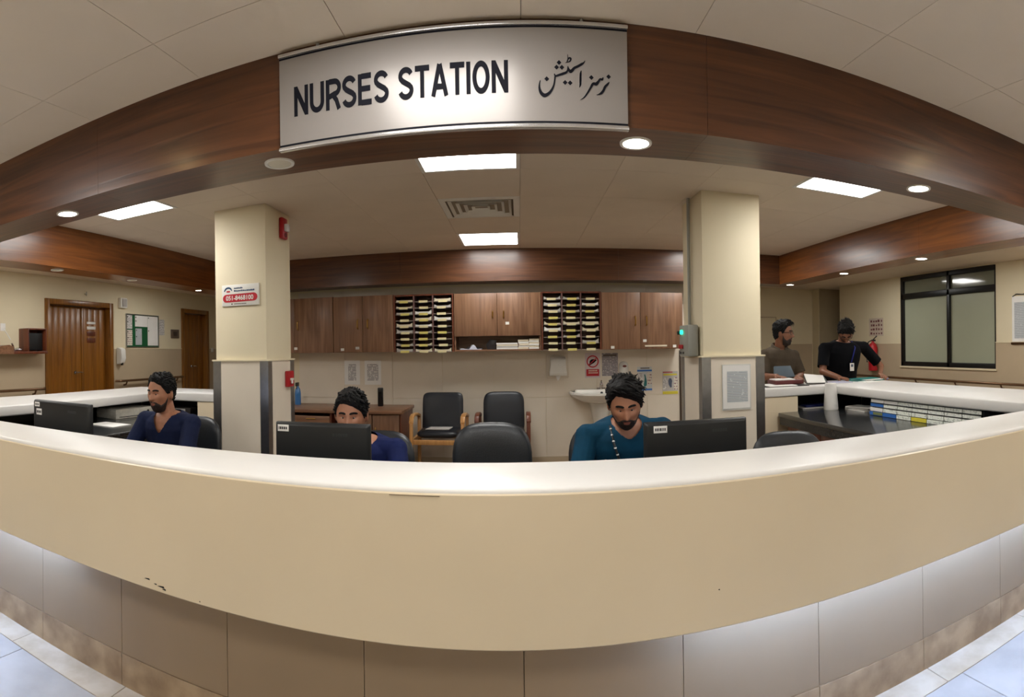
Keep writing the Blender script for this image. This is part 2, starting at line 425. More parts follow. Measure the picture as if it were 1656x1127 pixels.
# ---- pillars
def pillar(name, x0, x1, y0, y1, zw):
    o = struct(bx(name, wall_m, None, x0, x1, y0, y1, 0, ZT + .011, .004))
    t = .014
    for a0, a1, b0, b1 in ((x0 + .05, x1 - .05, y0 - t, y0), (x0 + .05, x1 - .05, y1, y1 + t), (x0 - t, x0, y0 + .05, y1 - .05), (x1, x1 + t, y0 + .05, y1 - .05)):
        bx('tile_cladding', tilewall_m, o, a0, a1, b0, b1, 0, zw)
    for cx, sx in ((x0, -1), (x1, 1)):
        for cy, sy in ((y0, -1), (y1, 1)):
            q = .018
            MB().prism([(cx + sx*q, cy + sy*q), (cx - sx*.05, cy + sy*q), (cx - sx*.05, cy + sy*.001), (cx + sx*.001, cy + sy*.001), (cx + sx*.001, cy - sy*.05), (cx + sx*q, cy - sy*.05)], 0, zw).build('corner_guard', steel, o)
    MB().box(x0 - .024, x1 + .024, y0 - .024, y1 + .024, zw, zw + .012).build('dado_trim', wall_m, o)
    return o
pillar('trim_5', -2.222, -1.785, 3.565, 4.00, 1.283)
pr = pillar('trim_6', 1.262, 1.71, 3.595, 4.04, 1.268)

# ---- doors and window
def leaf(par, ya, yb, z1, n, xw):
    lf = bx('door_leaf', doorwood, par, xw - .04, xw, ya, yb, .005, z1)
    wd = (yb - ya) / n
    for k in range(n):
        bx('plank', doorwood, lf, xw, xw + .012, ya + k*wd + .0006, ya + (k+1)*wd - .0006, .01, z1 - .005, .0016)
    return lf
def handle(par, x, y, z, s=1):
    mb = MB().cyl((x, y, z), (x + .012, y, z), .026, n=16).cyl((x + .01, y, z), (x + .05, y, z), .009, n=10)
    mb.tube([(x + .05, y - .01*s, z), (x + .052, y + .05*s, z + .004), (x + .045, y + .12*s, z)], [.011, .009, .008], 10)
    return mb.build('door_handle', chrome, par, smooth=True)
def frame(par, op, x):
    ya, yb, _, z1 = op; t = .07
    for a, b in ((ya - t, ya + .006), (yb - .006, yb + t)): bx('door_frame', framewood, par, x - .16, x + .03, a, b, 0, z1 + t, .006)
    bx('door_frame', framewood, par, x - .16, x + .03, ya + .006, yb - .006, z1 - .006, z1 + t, .006)
d1 = tag(thing('door_1', None, None), kind='structure')
frame(d1, D1, XL)
l1 = leaf(d1, 4.91, 5.62, 2.05, 6, XL - .09); l2 = leaf(d1, 5.625, 6.12, 2.05, 4, XL - .09)
bx('meeting_stile', framewood, d1, XL - .078, XL - .062, 5.60, 5.645, .01, 2.05, .004)
handle(l1, XL - .078, 5.47, 1.08)
for z_, h_, m_ in ((1.80, .035, whitepl), (1.72, .045, whitepl)): bx('door_sign', m_, l2, XL - .078, XL - .070, 5.72, 5.90, z_, z_ + h_, .002)
for z_ in (1.52, 1.62): bx('door_sign', redwood, l2, XL - .078, XL - .072, 5.72, 5.90, z_, z_ + .07, .002)
d2 = tag(thing('door_2', None, None), kind='structure')
frame(d2, D2, XL)
l3 = leaf(d2, 8.11, 8.85, 2.08, 5, XL - .09); handle(l3, XL - .078, 8.45, 1.10)
wn = tag(thing('window_1', None, None), kind='structure')
ya, yb, za, zb = WIN; f = .07; zm = 2.12; ym = 5.70
def wbar(a, b, c, d, n='window_frame'): bx(n, blackalu, wn, XR - .02, XR + .06, a, b, c, d, .006)
wbar(ya, yb, za, za + f); wbar(ya, yb, zb - f, zb); wbar(ya, ya + .012, za, zb); wbar(yb - f, yb, za, zb)
wbar(ya, yb, zm - .06, zm + .03, 'transom'); wbar(ym - .03, ym + .03, za, zb, 'mullion')
for a, b, c, d, m_ in ((ya, ym - .03, za + f, zm - .06, frost), (ym + .03, yb - f, za + f, zm - .06, frost), (ya, ym - .03, zm + .03, zb - f, clearpane), (ym + .03, yb - f, zm + .03, zb - f, clearpane)):
    bx('pane', m_, wn, XR + .018, XR + .026, a + .002, b - .002, c + .002, d - .002)
bx('window_sill', wall_m, wn, XR - .03, XR + .1, ya - .02, yb + .02, za - .025, za)
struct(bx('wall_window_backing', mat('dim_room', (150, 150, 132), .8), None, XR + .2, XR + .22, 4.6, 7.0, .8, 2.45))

# ================================================================== LAMPS
def panel_light(cell, label):
    i, j = cell
    t = thing('ceiling_light', label, 'ceiling light', (X0 + .6*i + .3, Y0 + .6*j + .3, ZT), group='square ceiling light panels')
    mb = MB()
    for a, b, c, d in ((-.299, .299, -.299, -.275), (-.299, .299, .275, .299), (-.299, -.275, -.275, .275), (.275, .299, -.275, .275)): mb.box(a, b, c, d, -.004, .012)
    mb.build('frame', whitepl, t)
    bx('diffuser', panel_e, t, -.275, .275, -.275, .275, -.001, .008)
LL = {(-1, 2): 'bright square ceiling light panel just behind the front beam, above the air vent',
      (-1, 6): 'small-looking bright ceiling light panel nearest the back beam, beyond the air vent',
      (3, 2): 'bright square ceiling light panel at the right, between right pillar and right beam',
      (-5, 2): 'bright square ceiling light panel at the left, partly hidden behind the front beam',
      (3, 6): 'ceiling light panel peeping out just right of the right pillar',
      (-1, -1): 'ceiling light panel in the corridor straight above the middle of the counter front',
      (-5, -2): 'ceiling light panel in the corridor above the left stretch of the counter front',
      (4, -2): 'ceiling light panel in the corridor above the right stretch of the counter front',
      (-1, -4): 'middle ceiling light panel in the corridor far in front of the counter',
      (-5, -4): 'left ceiling light panel in the corridor far in front of the counter',
      (3, -4): 'right ceiling light panel in the corridor far in front of the counter'}
for c in LIGHT_CELLS:
    side = 'left' if c[0] < 0 else 'right'
    pos = {1: 'nearest', 4: 'middle', 8: 'farthest'}
    panel_light(c, LL.get(c) or f'{pos[c[1]]} ceiling light panel of the {side} hall, hidden behind the {side} beam')
def downlight(x, y, label, on=True, r=.058):
    t = thing('downlight', label, 'downlight', (x, y, ZB), group='round downlights under the wooden beams')
    mb = MB()
    mb.rings([[(q*math.cos(2*PI*i/28), q*math.sin(2*PI*i/28), z) for i in range(28)] for q, z in ((r*.8, .004), (r*.82, -.005), (r, -.006), (r*1.02, 0), (r*.8, .004))], cap=False)
    mb.build('trim_ring', whitepl, t, smooth=True)
    MB().lathe([(r*.80, -.003), (r*.80, -.001)], 28).build('lens', down_e if on else mat('unlit_lens', (214, 208, 190), .4), t)
downlight(-2.10, 1.93, 'lit round downlight under the front beam at the far left')
downlight(-.90, 1.93, 'unlit round cream downlight under the front beam, below left end of the sign', False)
downlight(.43, 1.93, 'lit round downlight under the front beam, just right of the sign')
downlight(1.75, 1.93, 'lit round downlight under the front beam towards the right end')
downlight(3.215, 3.52, 'lit downlight under the right beam nearest the window top')
downlight(3.215, 4.72, 'lit downlight under the right beam, left of the window', r=.05)
downlight(3.215, 5.90, 'lit downlight under the right beam at its back corner', r=.05)
downlight(-3.57, 3.15, 'faint downlight under the left beam nearest the camera', False)
downlight(-3.57, 4.15, 'faint downlight under the left beam in the middle', False, .05)
downlight(-3.57, 5.35, 'small lit downlight under the left beam, close to the left pillar', r=.04)

# small warm spots recessed in the corridor ceiling beside the counter ends
warm_e = emitter('warm_spot', (1., .74, .36), 22.0)
for x_, y_, lab in ((-1.78, 1.03, 'small warm ceiling spot in the corridor over the left half of the counter'), (2.2, 1.15, 'small warm ceiling spot in the corridor over the right half of the counter')):
    t = thing('ceiling_spot', lab, 'ceiling spot', (x_, y_, ZT))
    MB().rings([[(q*math.cos(2*PI*i/24), q*math.sin(2*PI*i/24), z) for i in range(24)] for q, z in ((.06, -.001), (.062, -.008), (.08, -.006), (.082, 0), (.06, -.001))], cap=False).build('trim_ring', whitepl, t, smooth=True)
    MB().lathe([(.06, -.005), (.06, -.002)], 24).build('lens', warm_e, t)
# ---- air vent
v = thing('ceiling_vent', 'white square louvred air vent in the ceiling between two light panels', 'air vent', (X0 - .3, Y0 + .6*4 + .3, ZT))
def sq_ring(a, b, za, zb):
    mb = MB(); A = [(-a,-a,za),(a,-a,za),(a,a,za),(-a,a,za)]; B = [(-b,-b,zb),(b,-b,zb),(b,b,zb),(-b,b,zb)]
    A2 = [(p[0], p[1], p[2] + .003) for p in A]; B2 = [(p[0], p[1], p[2] + .003) for p in B]
    mb.rings([A, B, B2, A2, A], cap=False); return mb
sq_ring(.299, .25, 0, -.006).build('frame', whitepl, v)
for k in range(4):
    a = .235 - .055 * k
    sq_ring(a, a - .04, -.008, .03).build('louver', whitepl, v)
bx('duct', mat('duct_dark', (34, 30, 28), .8), v, -.26, .26, -.26, .26, .035, .05)

# ================================================================== THE COUNTER
YC0, YC1 = 1.455, 1.80       # front counter top, outer and inner edge
CT, CTB = .975, .895         # top and underside of the counter slab
CXL0, CXL1, CXR1, CXR0 = -3.95, -3.25, 2.72, 3.45
YK1, YK0 = 4.20, 4.72        # back stubs, inner and outer edge
ctr = thing('nurses_counter', 'long beige and white U-shaped reception counter surrounding the nurses station', 'counter', (0, 0, 0))
poly = [(CXL0, YC0), (CXR0, YC0), (CXR0, YK0), (1.98, YK0), (1.98, YK1), (CXR1, YK1), (CXR1, YC1), (CXL1, YC1), (CXL1, YK1), (-2.40, YK1), (-2.40, YK0), (CXL0, YK0)]
tp = MB().prism(poly, CTB, CT).build('counter_top', top_m, ctr, bevel=.012, seg=3)
fa = MB().prism([(YC0 - .004, .545), (YC0 - .004, .957), (YC0 - .001, .961), (YC0 + .03, .961), (YC0 + .03, .555), (1.66, .555), (1.66, .54), (YC0 + .002, .54)], CXL0, CXR0, 'X').build('front_fascia', fascia_m, ctr)
# base tiles and plinth tiles, half a metre each
for k in range(-8, 7):
    xa, xb = .5*k, .5*(k+1)
    bx('base_tile', base_m, ctr, max(xa, CXL0 + .2) + .0012, min(xb, CXR0 - .2) - .0012, 1.655, 1.67, .131, .54)
    bx('plinth_tile', plinth_m, ctr, max(xa, CXL0 + .2) + .0012, min(xb, CXR0 - .2) - .0012, 1.652, 1.67, 0, .129)
bx('base_wall', grout_m, ctr, CXL0 + .2, CXR0 - .2, 1.668, 1.74, 0, .9)
bx('led_strip', led_e, ctr, -3.4, -1.78, 1.520, 1.535, .528, .5385)
bx('led_strip', led_e, ctr, .50, 3.0, 1.520, 1.535, .528, .5385)
bx('side_panel', fascia_m, ctr, CXR0 - .10, CXR0 - .04, 1.66, YK0 - .05, .0, CTB)
bx('side_panel', fascia_m, ctr, CXL0 + .04, CXL0 + .10, 1.66, YK0 - .05, .0, CTB)
bx('inner_lining', dark_m, ctr, CXR0 - .115, CXR0 - .10, 1.75, YK0 - .13, .0, CTB)
bx('inner_lining', dark_m, ctr, CXL0 + .10, CXL0 + .115, 1.75, YK0 - .13, .0, CTB)
for xa, xb in ((1.99, CXR0 - .1), (CXL0 + .1, -2.41)):
    bx('rear_panel', fascia_m, ctr, xa, xb, YK0 - .09, YK0 - .04, 0, CTB)
    bx('inner_lining', dark_m, ctr, xa + .01, xb - .01, YK0 - .11, YK0 - .09, 0, CTB)
bx('end_leg', fascia_m, ctr, 1.985, 2.36, YK1 + .012, YK0 - .11, 0, CTB, .006)
bx('end_leg', fascia_m, ctr, -2.84, -2.405, YK1 + .012, YK0 - .11, 0, CTB, .006)
MB().box(-.36, -.22, YC0 - .0055, YC0 - .003, .9535, .955).build('seam', mat('seam_dark', (110, 92, 70), .7), ctr)
for x_, z_, w_, h_ in ((-1.205, .575, .022, .003), (-1.165, .566, .012, .002), (-1.15, .562, .03, .004), (-1.13, .556, .016, .003), (-.98, .553, .004, .002), (.545, .653, .005, .002)):
    MB().prism([(x_, z_), (x_ + w_, z_ - .002), (x_ + w_*.9, z_ + h_), (x_ + w_*.3, z_ + h_*.6)], YC0 - .0052, YC0 - .0035, 'Y').build('scuff_mark', blackink, ctr)

# ---- granite worktop inside the counter, with its cupboards
ZD = .76
dk = thing('granite_worktop', 'black speckled granite worktop running along the inside of the counter', 'worktop', (0, 0, 0))
MB().prism([(-3.80, 1.78), (3.32, 1.78), (3.32, 4.58), (2.37, 4.58), (2.37, 4.19), (2.15, 4.19), (2.15, 2.40), (-2.72, 2.40), (-2.72, 4.19), (-2.85, 4.19), (-2.85, 4.58), (-3.80, 4.58)], ZD - .035, ZD).build('worktop_slab', granite, dk, bevel=.004)
bx('apron', granite, dk, 2.16, 2.18, 2.42, 4.18, ZD - .10, ZD - .035)
bx('apron', granite, dk, -2.75, -2.73, 2.42, 4.18, ZD - .10, ZD - .035)
def desk_cupboard(x0, x1, y0, y1, side, label):
    t = thing('desk_cupboard', label, 'cupboard', ((x0 + x1)/2, (y0 + y1)/2, 0))
    cx, cy = (x0 + x1)/2, (y0 + y1)/2; hw, hd = (x1 - x0)/2, (y1 - y0)/2
    bx('body', redwood, t, -hw, hw, -hd, hd, .06, .655)
    n = max(1, round(2*hd/.5))
    for k in range(n):
        ya = -hd + 2*hd*k/n; yb = -hd + 2*hd*(k+1)/n
        xs = (-hw - .018, -hw) if side < 0 else (hw, hw + .018)
        dd = bx('door', redwood, t, xs[0], xs[1], ya + .004, yb - .004, .07, .50, .003)
        xx = xs[0] - .02 if side < 0 else xs[1] + .02
        MB().tube([(xx + .02*(-side)*-1*0, yb - .06, .36), (xx, yb - .06, .37), (xx, yb - .06, .45), (xx, yb - .06, .46)], .005).build('handle', chrome, dd)
        dr = bx('drawer', redwood, t, xs[0], xs[1], ya + .004, yb - .004, .51, .65, .003)
        MB().capsule((xx, (ya+yb)/2 - .05, .585), (xx, (ya+yb)/2 + .05, .585), .008, .008).build('handle', chrome, dr, smooth=True)
desk_cupboard(2.22, 3.25, 2.50, 4.12, -1, 'red-brown wooden cupboard under the right granite worktop')
desk_cupboard(-3.78, -2.79, 2.50, 4.12, 1, 'red-brown wooden cupboard under the left granite worktop')

# ================================================================== SIGNS
sg = thing('nurses_station_sign', 'large satin metal sign reading NURSES STATION in English and Urdu, on front beam', 'sign', (0, 1.785, 2.073))
bx('sign_board', signmetal, sg, -.828, .372, 0, .013, .0, .350)
for z_, zl in ((0., .016), (.338, .330)):
    bx('edge_rail', mat('silver_rail', (205, 205, 208), .25, .8, var=0), sg, -.831, .375, -.008, .0135, z_ - .001, z_ + .012, .003)
    bx('border_line', blackink, sg, -.828, .372, -.0012, 0, zl, zl + .006)
for x_ in (-.68, .22):
    for z_, s_ in ((.352, 1),): MB().cyl((x_, .004, .348), (x_, .004, .362), .006, n=10).build('fixing_bolt', steel, sg)
def capital(ch):
    """bold sans capital on a 1-high body: list of pen strokes and its width"""
    b = .185; h = b/2
    arc = lambda cx, cy, rx, ry, a0, a1, n=14: [(cx + rx*math.cos(math.radians(a0 + (a1-a0)*k/n)), cy + ry*math.sin(math.radians(a0 + (a1-a0)*k/n))) for k in range(n+1)]
    if ch == 'N': return [[(h, 0), (h, 1)], [(.74-h, 0), (.74-h, 1)], [(h*1.05, 1-h*.6), (.74-h*1.05, h*.6)]], .74
    if ch == 'U': return [[(h, 1), (h, .36)] + arc(.37, .36, .37-h, .36-h, 180, 360)[1:] + [(.74-h, 1)]], .74
    if ch == 'R': return [[(h, 0), (h, 1)], [(b*.9, 1-h*.86), (.44, 1-h*.86)] + arc(.44, .715, .235, .285-h*.86, 90, -90)[1:] + [(b*.9, .43+h*.0)], [(.40, .44), (.53, .30), (.66, .0)]], .74
    if ch == 'S': return [arc(.345, .725, .255, .275-h*.8, 18, 200, 12) + [(.20, .575), (.345, .505), (.50, .435)] + arc(.345, .285, .265, .285-h*.8, 20, -165, 13)], .69
    if ch == 'E': return [[(h, 0), (h, 1)], [(b*.9, 1-h*.86), (.64, 1-h*.86)], [(b*.9, .52), (.60, .52)], [(b*.9, h*.86), (.66, h*.86)]], .69
    if ch == 'T': return [[(.0, 1-h*.86), (.66, 1-h*.86)], [(.33, 0), (.33, .9)]], .66
    if ch == 'A': return [[(.085, 0), (.375, 1)], [(.685, 0), (.395, 1)], [(.20, .30), (.57, .30)]], .77
    if ch == 'I': return [[(h, 0), (h, 1)]], b
    if ch == 'O': return [arc(.39, .5, .39-h, .5-h*.85, 0, 360, 30)], .78
    return [], .30
def fat_line(mb, pts, wd, y):
    P = [Vector(p) for p in pts]; vs = []; cl = (P[0] - P[-1]).length < 1e-4
    for i_, p in enumerate(P):
        a_ = P[i_-1] if i_ else (P[-2] if cl else p); b_ = P[i_+1] if i_ < len(P)-1 else (P[1] if cl else p)
        d = (b_ - a_).normalized(); nn = Vector((-d.y, d.x))
        for s_ in (-1, 1): q = p + nn*wd/2*s_; vs.append((q.x, y, q.y))
    mb.add(vs, [(2*k, 2*k+1, 2*k+3, 2*k+2) for k in range(len(P)-1)])
LT = MB(); xx_ = 0.; kk = 0
for ch in 'NURSES STATION':
    st, wd_ = capital(ch)
    for q in st:
        tmp = MB(); fat_line(tmp, q, .185 if ch != 'N' or len(q) != 2 or q[0][0] == q[1][0] else .20, 0); kk += 1
        LT.add([(a + xx_, -.001 - .00003*(kk % 5), c) for a, _, c in tmp.v], tmp.f)
    xx_ += wd_ + .085
sxx = .747 / (xx_ - .085)
LT.v = [(a*sxx - .771, b_, c*.107 + .1165) for a, b_, c in LT.v]
LT.build('lettering', blackink, sg)
ub = MB(); SCU = (1.837e-4, .0406 + .012, 2.348 - 2.073); yq = -.0015
stroke(ub, [(155,650,12),(140,720,26),(140,800,42),(170,880,60),(225,920,70),(290,895,55),(350,830,40),(395,740,30),(415,640,28),(420,580,28)], yq, SCU)
stroke(ub, [(408,530,14),(430,572,36),(500,550,40),(570,525,45),(620,505,42),(648,465,30),(655,390,14)], yq - .0001, SCU)
stroke(ub, [(652,395,14),(668,450,40),(700,485,62),(735,460,52),(770,420,45),(840,385,46),(905,345,46),(942,318,26),(965,280,8)], yq - .0002, SCU)
stroke(ub, [(652,180,10),(652,290,16),(610,335,8)], yq, SCU)
stroke(ub, [(640,300,16),(675,246,28),(708,255,32),(690,305,24),(620,328,10)], yq - .0001, SCU)
stroke(ub, [(895,460,8),(882,520,36),(877,640,40),(873,720,32),(855,770,5)], yq, SCU)
stroke(ub, [(1290,560,8),(1272,602,44),(1235,598,34),(1205,640,40),(1160,690,62),(1105,690,48),(1060,760,36),(1000,860,30),(940,940,22),(870,988,5)], yq, SCU)
stroke(ub, [(1402,640,10),(1372,680,40),(1325,730,45),(1292,800,45),(1252,850,45),(1200,878,22),(1162,886,5)], yq, SCU)
for u_, v_ in ((495,330),(450,415),(545,415),(270,625),(600,685),(690,690),(1075,578),(1390,545)):
    q = 44
    ub.add([((u_+a)*SCU[0]+SCU[1], yq, -(v_+b)*SCU[0]+SCU[2]) for a, b in ((-q,0),(0,q),(q,0),(0,-q))], [(0,1,2,3)])
ub.build('urdu_lettering', blackink, sg)

ps = thing('helpline_sign', 'small white sign with red phone number band on the left pillar', 'sign', (-2.0, 3.563, 1.70))
bx('sign_plate', whitepl, ps, -.157, .162, -.008, 0, 0, .16, .002)
MB().prism([(-.118 + .03*math.cos(a), .058 + .03*math.sin(a)) for a in np.linspace(PI/2, 1.5*PI, 9)] + [(.118 + .03*math.cos(a), .062 + .03*math.sin(a)) for a in np.linspace(-PI/2, PI/2, 9)], -.0095, -.008, 'Y').build('red_band', redink, ps)
text_mb('051-8468100', .235, .036, .0105, .02).build('phone_number', whitepl, ps, (-.12, 0, .042))
lg = MB()
stroke(lg, [(-.135, -.112, .008), (-.12, -.132, .012), (-.10, -.138, .013), (-.08, -.132, .012), (-.068, -.114, .006)], -.0095, (1, 0, 0)); lg.build('emblem', mat('emblem_blue', (40, 74, 110), .5, var=0), ps)
MB().box(-.115, -.085, -.0095, -.008, .104, .116).build('emblem_mark', redink, ps)
lt = MB()
for x_, z_, w_ in ((-.05, .128, .07), (-.05, .107, .175)):
    k = 0.
    while k < w_: q = random.uniform(.005, .012); lt.box(x_ + k, x_ + k + q, -.0092, -.008, z_, z_ + random.uniform(.008, .013)); k += q + .0025
lt.build('small_print', mat('emblem_blue', (40, 74, 110)), ps)
lt = MB(); k = 0.
while k < .10: q = random.uniform(.003, .008); lt.box(-.05 + k, -.05 + k + q, -.0092, -.008, .012, .018); k += q + .002
lt.ell((-.07, -.008, .015), .006, .0012, .006, 12, 6); lt.build('small_print', mat('grey_ink', (96, 84, 76), .5), ps)

# ---- red fire alarm devices on the left pillar
fs_ = thing('fire_alarm_strobe', 'red fire alarm strobe high on the left pillar near the ceiling', 'fire alarm', (-1.785, 3.845, 2.225))
bx('housing', redpl, fs_, 0, .035, -.05, .05, 0, .165, .012)
bx('strobe_lens', mat('strobe_lens', (225, 225, 228), .1, coat=.6), fs_, .034, .062, -.028, .030, .055, .115, .008)
MB().cyl((.034, 0, .03), (.04, 0, .03), .018, n=18).build('sounder', mat('dark_red', (96, 10, 18), .5), fs_)
fp = thing('fire_call_point', 'red fire alarm call point on the tiled lower part of the left pillar', 'fire alarm', (-1.771, 3.895, 1.075))
bx('housing', redpl, fp, 0, .035, -.052, .052, 0, .125, .008)
bx('pull_handle', whitepl, fp, .034, .044, -.03, .03, .05, .068, .003)
bx('pull_handle', whitepl, fp, .034, .044, -.012, .012, .025, .05, .003)

# ---- grey control box and conduit on the right pillar
cb = thing('control_box', 'grey wall box with glowing green lamp on the right pillar', 'control box', (1.246, 3.76, 1.275))
bx('housing', greypl, cb, -.078, 0, -.115, .10, 0, .225, .010)
MB().cyl((-.078, .02, .175), (-.092, .02, .175), .016, n=16).build('green_lamp', green_e, cb, smooth=True)
MB().cyl((-.078, .07, .172), (-.10, .07, .172), .014, n=16).build('key_switch', blackpl, cb, smooth=True)
for y_ in (.015, .065): bx('red_button', redpl, cb, -.092, -.078, y_ - .018, y_ + .018, .055, .085, .004)
for y_ in (.0, .06): bx('socket', blackpl, cb, -.081, -.078, y_ - .018, y_ + .018, .018, .034)
tag(MB().cyl((1.238, 3.82, 1.50), (1.238, 3.82, ZT - .002), .012, n=14).build('conduit', greypl, smooth=True), 'thin grey conduit pipe running up the right pillar from the control box', 'conduit')

ns = thing('pillar_notice', 'white printed sheet in a clear sleeve on the right pillar', 'notice', (1.505, 3.578, .89))
bx('sleeve', mat('clear_sleeve', (206, 206, 200), .15, var=.02), ns, -.11, .11, -.003, .003, 0, .325)
bx('sheet', paper_m, ns, -.105, .103, -.0045, -.003, .012, .318)
bx('printed_table', txt_b, ns, -.075, .085, -.0052, -.0045, .055, .275)

# ================================================================== STATION BACK WALL
YCF = 6.0
def wall_cabinet(x0, x1, z0, z1, doors, label, hx, z_open=None):
    t = thing('wall_cabinet', label, 'cabinet', ((x0+x1)/2, YCF, z0), group='wooden wall cabinets on the back wall')
    hw = (x1 - x0)/2; H = z1 - z0
    zo = 0 if z_open is None else z_open - z0
    mb = MB(); d = YW - .002 - YCF
    mb.box(-hw + .001, -hw + .018, .02, d, 0, H).box(hw - .018, hw - .001, .02, d, 0, H).box(-hw + .018, hw - .018, .02, d, H - .018, H).box(-hw + .018, hw - .018, .02, d, 0, .018).box(-hw + .018, hw - .018, d - .01, d, .018, H - .018)
    if zo: mb.box(-hw + .018, hw - .018, .02, d - .01, zo, zo + .018)
    mb.build('body', cabwood_x, t)
    n = len(doors) - 1
    for k in range(n):
        a, b = doors[k] - (x0+x1)/2, doors[k+1] - (x0+x1)/2
        dr = bx('door', cabwood, t, a + .002, b - .002, 0, .018, zo + .002, H - .002, .002)
        xh = hx[k]
        if xh is not None:
            xh -= (x0+x1)/2
            MB().tube([(xh, 0, zo + (H-zo)*.42), (xh, -.028, zo + (H-zo)*.44), (xh, -.03, zo + (H-zo)*.5), (xh, -.028, zo + (H-zo)*.56), (xh, 0, zo + (H-zo)*.58)], .0075, 8).build('handle', brass, dr, smooth=True)
    return t
c1 = wall_cabinet(-3.13, -2.137, 1.33, 1.985, [-3.13, -2.63, -2.137], 'leftmost wooden wall cabinet, partly hidden behind the left pillar', [None, -2.58])
c2 = wall_cabinet(-2.133, -1.412, 1.33, 1.98, [-2.133, -1.775, -1.412], 'two-door wooden wall cabinet between leftmost cabinet and left pigeonhole rack', [-1.83, -1.71])
c3 = wall_cabinet(-.722, .243, 1.325, 1.968, [-.722, -.24, .243], 'wooden wall cabinet with an open shelf of papers, between two pigeonhole racks', [-.29, -.17], 1.49)
c4 = wall_cabinet(.918, 1.86, 1.322, 1.965, [.918, 1.36, 1.86], 'wooden wall cabinet right of the right pigeonhole rack, beside the right pillar', [1.30, 1.43])
for par, x_, z_, m_ in ((c2, -.27, .02, whitepl), (c2, -.09, .035, paper_g), (c2, .12, .035, cabwood), (c1, -.0, .04, whitepl), (c4, -.37, .01, whitepl), (c4, .35, .015, whitepl), (c4, .0, .08, whitepl), (c3, .09, .29, whitepl)):
    bx('sticker', m_, par, x_, x_ + .045 if m_ is not whitepl else x_ + .04, -.002, 0, z_, z_ + .03)
bx('file_label', paper_w, c4, .02, .28, -.006, 0, .025, .045, .004)
ORD = ('top', 'second', 'third', 'fourth', 'fifth', 'sixth', 'seventh', 'eighth', 'lowest')
def pigeonhole(x0, x1, label, seed, where):
    rnd = random.Random(seed)
    z0, z1 = 1.325, 1.972; H = z1 - z0; W = x1 - x0; d = YW - .002 - YCF
    t = thing('pigeonhole_rack', label, 'rack', (x0, YCF, z0), group='pigeonhole racks between the wall cabinets')
    mb = MB().box(0, .016, 0, d, 0, H).box(W - .016, W, 0, d, 0, H).box(.016, W - .016, 0, d, H - .016, H).box(.016, W - .016, d - .008, d, .0, H - .016)
    mb.build('frame', redwood, t)
    cw = (W - .032) / 3
    for c in (1, 2): bx('divider', mat('divider_wood', (120, 88, 84), .5), t, .016 + c*cw - .006, .016 + c*cw + .006, 0, d - .008, 0, H - .016)
    rows = 9; rh = (H - .016) / rows
    smesh = MB().box(.008, cw - .008, 0, d - .01, 0, .007).mesh('shelf', mat('shelf_grey', (150, 136, 128), .5))
    tmesh = {m_: MB().box(-.05, .05, -.004, 0, -.008, .018).mesh('label_tag', m_) for m_ in (yellowtag, creamtag)}
    for c in range(3):
        for r in range(rows):
            s_ = link('shelf', smesh, t, (.016 + c*cw, 0, r*rh))
            link('label_tag', tmesh[yellowtag if rnd.random() < .45 else creamtag], s_, (cw/2 + rnd.uniform(-.01, .01), 0, 0))
            if rnd.random() < .62:
                n = rnd.choice((1, 1, 2, 3)); w2 = cw - .03; mb = MB()
                hh = .004 + .007 * n
                k1, k2 = rnd.uniform(0, .025), rnd.uniform(0, .025)
                xs = np.linspace(0, 1, 7); top = [(hh + k1*max(0, 1-5*u)**2 + k2*max(0, 5*u-4)**2) for u in xs]
                A = [(w2*u, .012 + rnd.uniform(0, .01), .0) for u in xs]; 
                r0 = [(w2*u, .012, 0.) for u in xs] + [(w2*u, .012, q) for u, q in zip(xs[::-1], top[::-1])]
                r1 = [(a, .24, b) for a, _, b in r0]
                mb.rings([r0, r1])
                p = mb.build('paper_stack', rnd.choice((paper_m, paper_g, paper_w)), None, (x0 + .016 + c*cw + .015, YCF, z0 + r*rh + .0075))
                tag(p, f'sheets in {ORD[rows - 1 - r]} slot down, {("left", "middle", "right")[c]} column, pigeonhole rack {where}', 'papers', f'sheets in the pigeonhole rack {where}')
pigeonhole(-1.408, -.726, 'dark wooden pigeonhole rack with yellow tags, left of the middle wall cabinet', 3, 'left of the middle cabinet')
pigeonhole(.247, .914, 'dark wooden pigeonhole rack with yellow tags, right of the middle wall cabinet', 5, 'right of the middle cabinet')
def paper_pile(x0, x1, y0, y1, z, n, dz, m, label, group, jit=.006):
    t = thing('paper_pile', label, 'papers', ((x0+x1)/2, (y0+y1)/2, z), group=group)
    for k in range(n):
        a, b = random.uniform(-jit, jit), random.uniform(-jit, jit)
        bx('file', m[k % len(m)], t, -(x1-x0)/2 + a, (x1-x0)/2 + a, -(y1-y0)/2 + b, (y1-y0)/2 + b, k*dz, (k+1)*dz - .0015)
gp = 'paper piles on the open shelf'
zs = 1.3435
paper_pile(-.255, -.02, YCF + .03, 6.2, zs, 4, .018, [paper_m, paper_g, paper_w], 'low pile of white files in the middle of the open shelf', gp)
paper_pile(-.01, .155 - .05, YCF + .03, 6.2, zs, 5, .021, [paper_w, paper_m], 'tall pile of cream files right of the low white pile on open shelf', gp)
paper_pile(.112, .222, YCF + .03, 6.2, zs, 6, .019, [paper_m, paper_w], 'rightmost pile of files on the open shelf', gp)
cr = MB(); n = 14
vsx = [[(-.66 + .24*i/n, YCF + .03 + .2*j/5, zs + .006 + .03*max(0, math.sin(i*.9 + j*.7))*(1 if 3 < i < 12 else .3) + (.02 if 6 < i < 11 else 0)) for i in range(n+1)] for j in range(6)]
top_ = [p for r in vsx for p in r]; m1 = n + 1
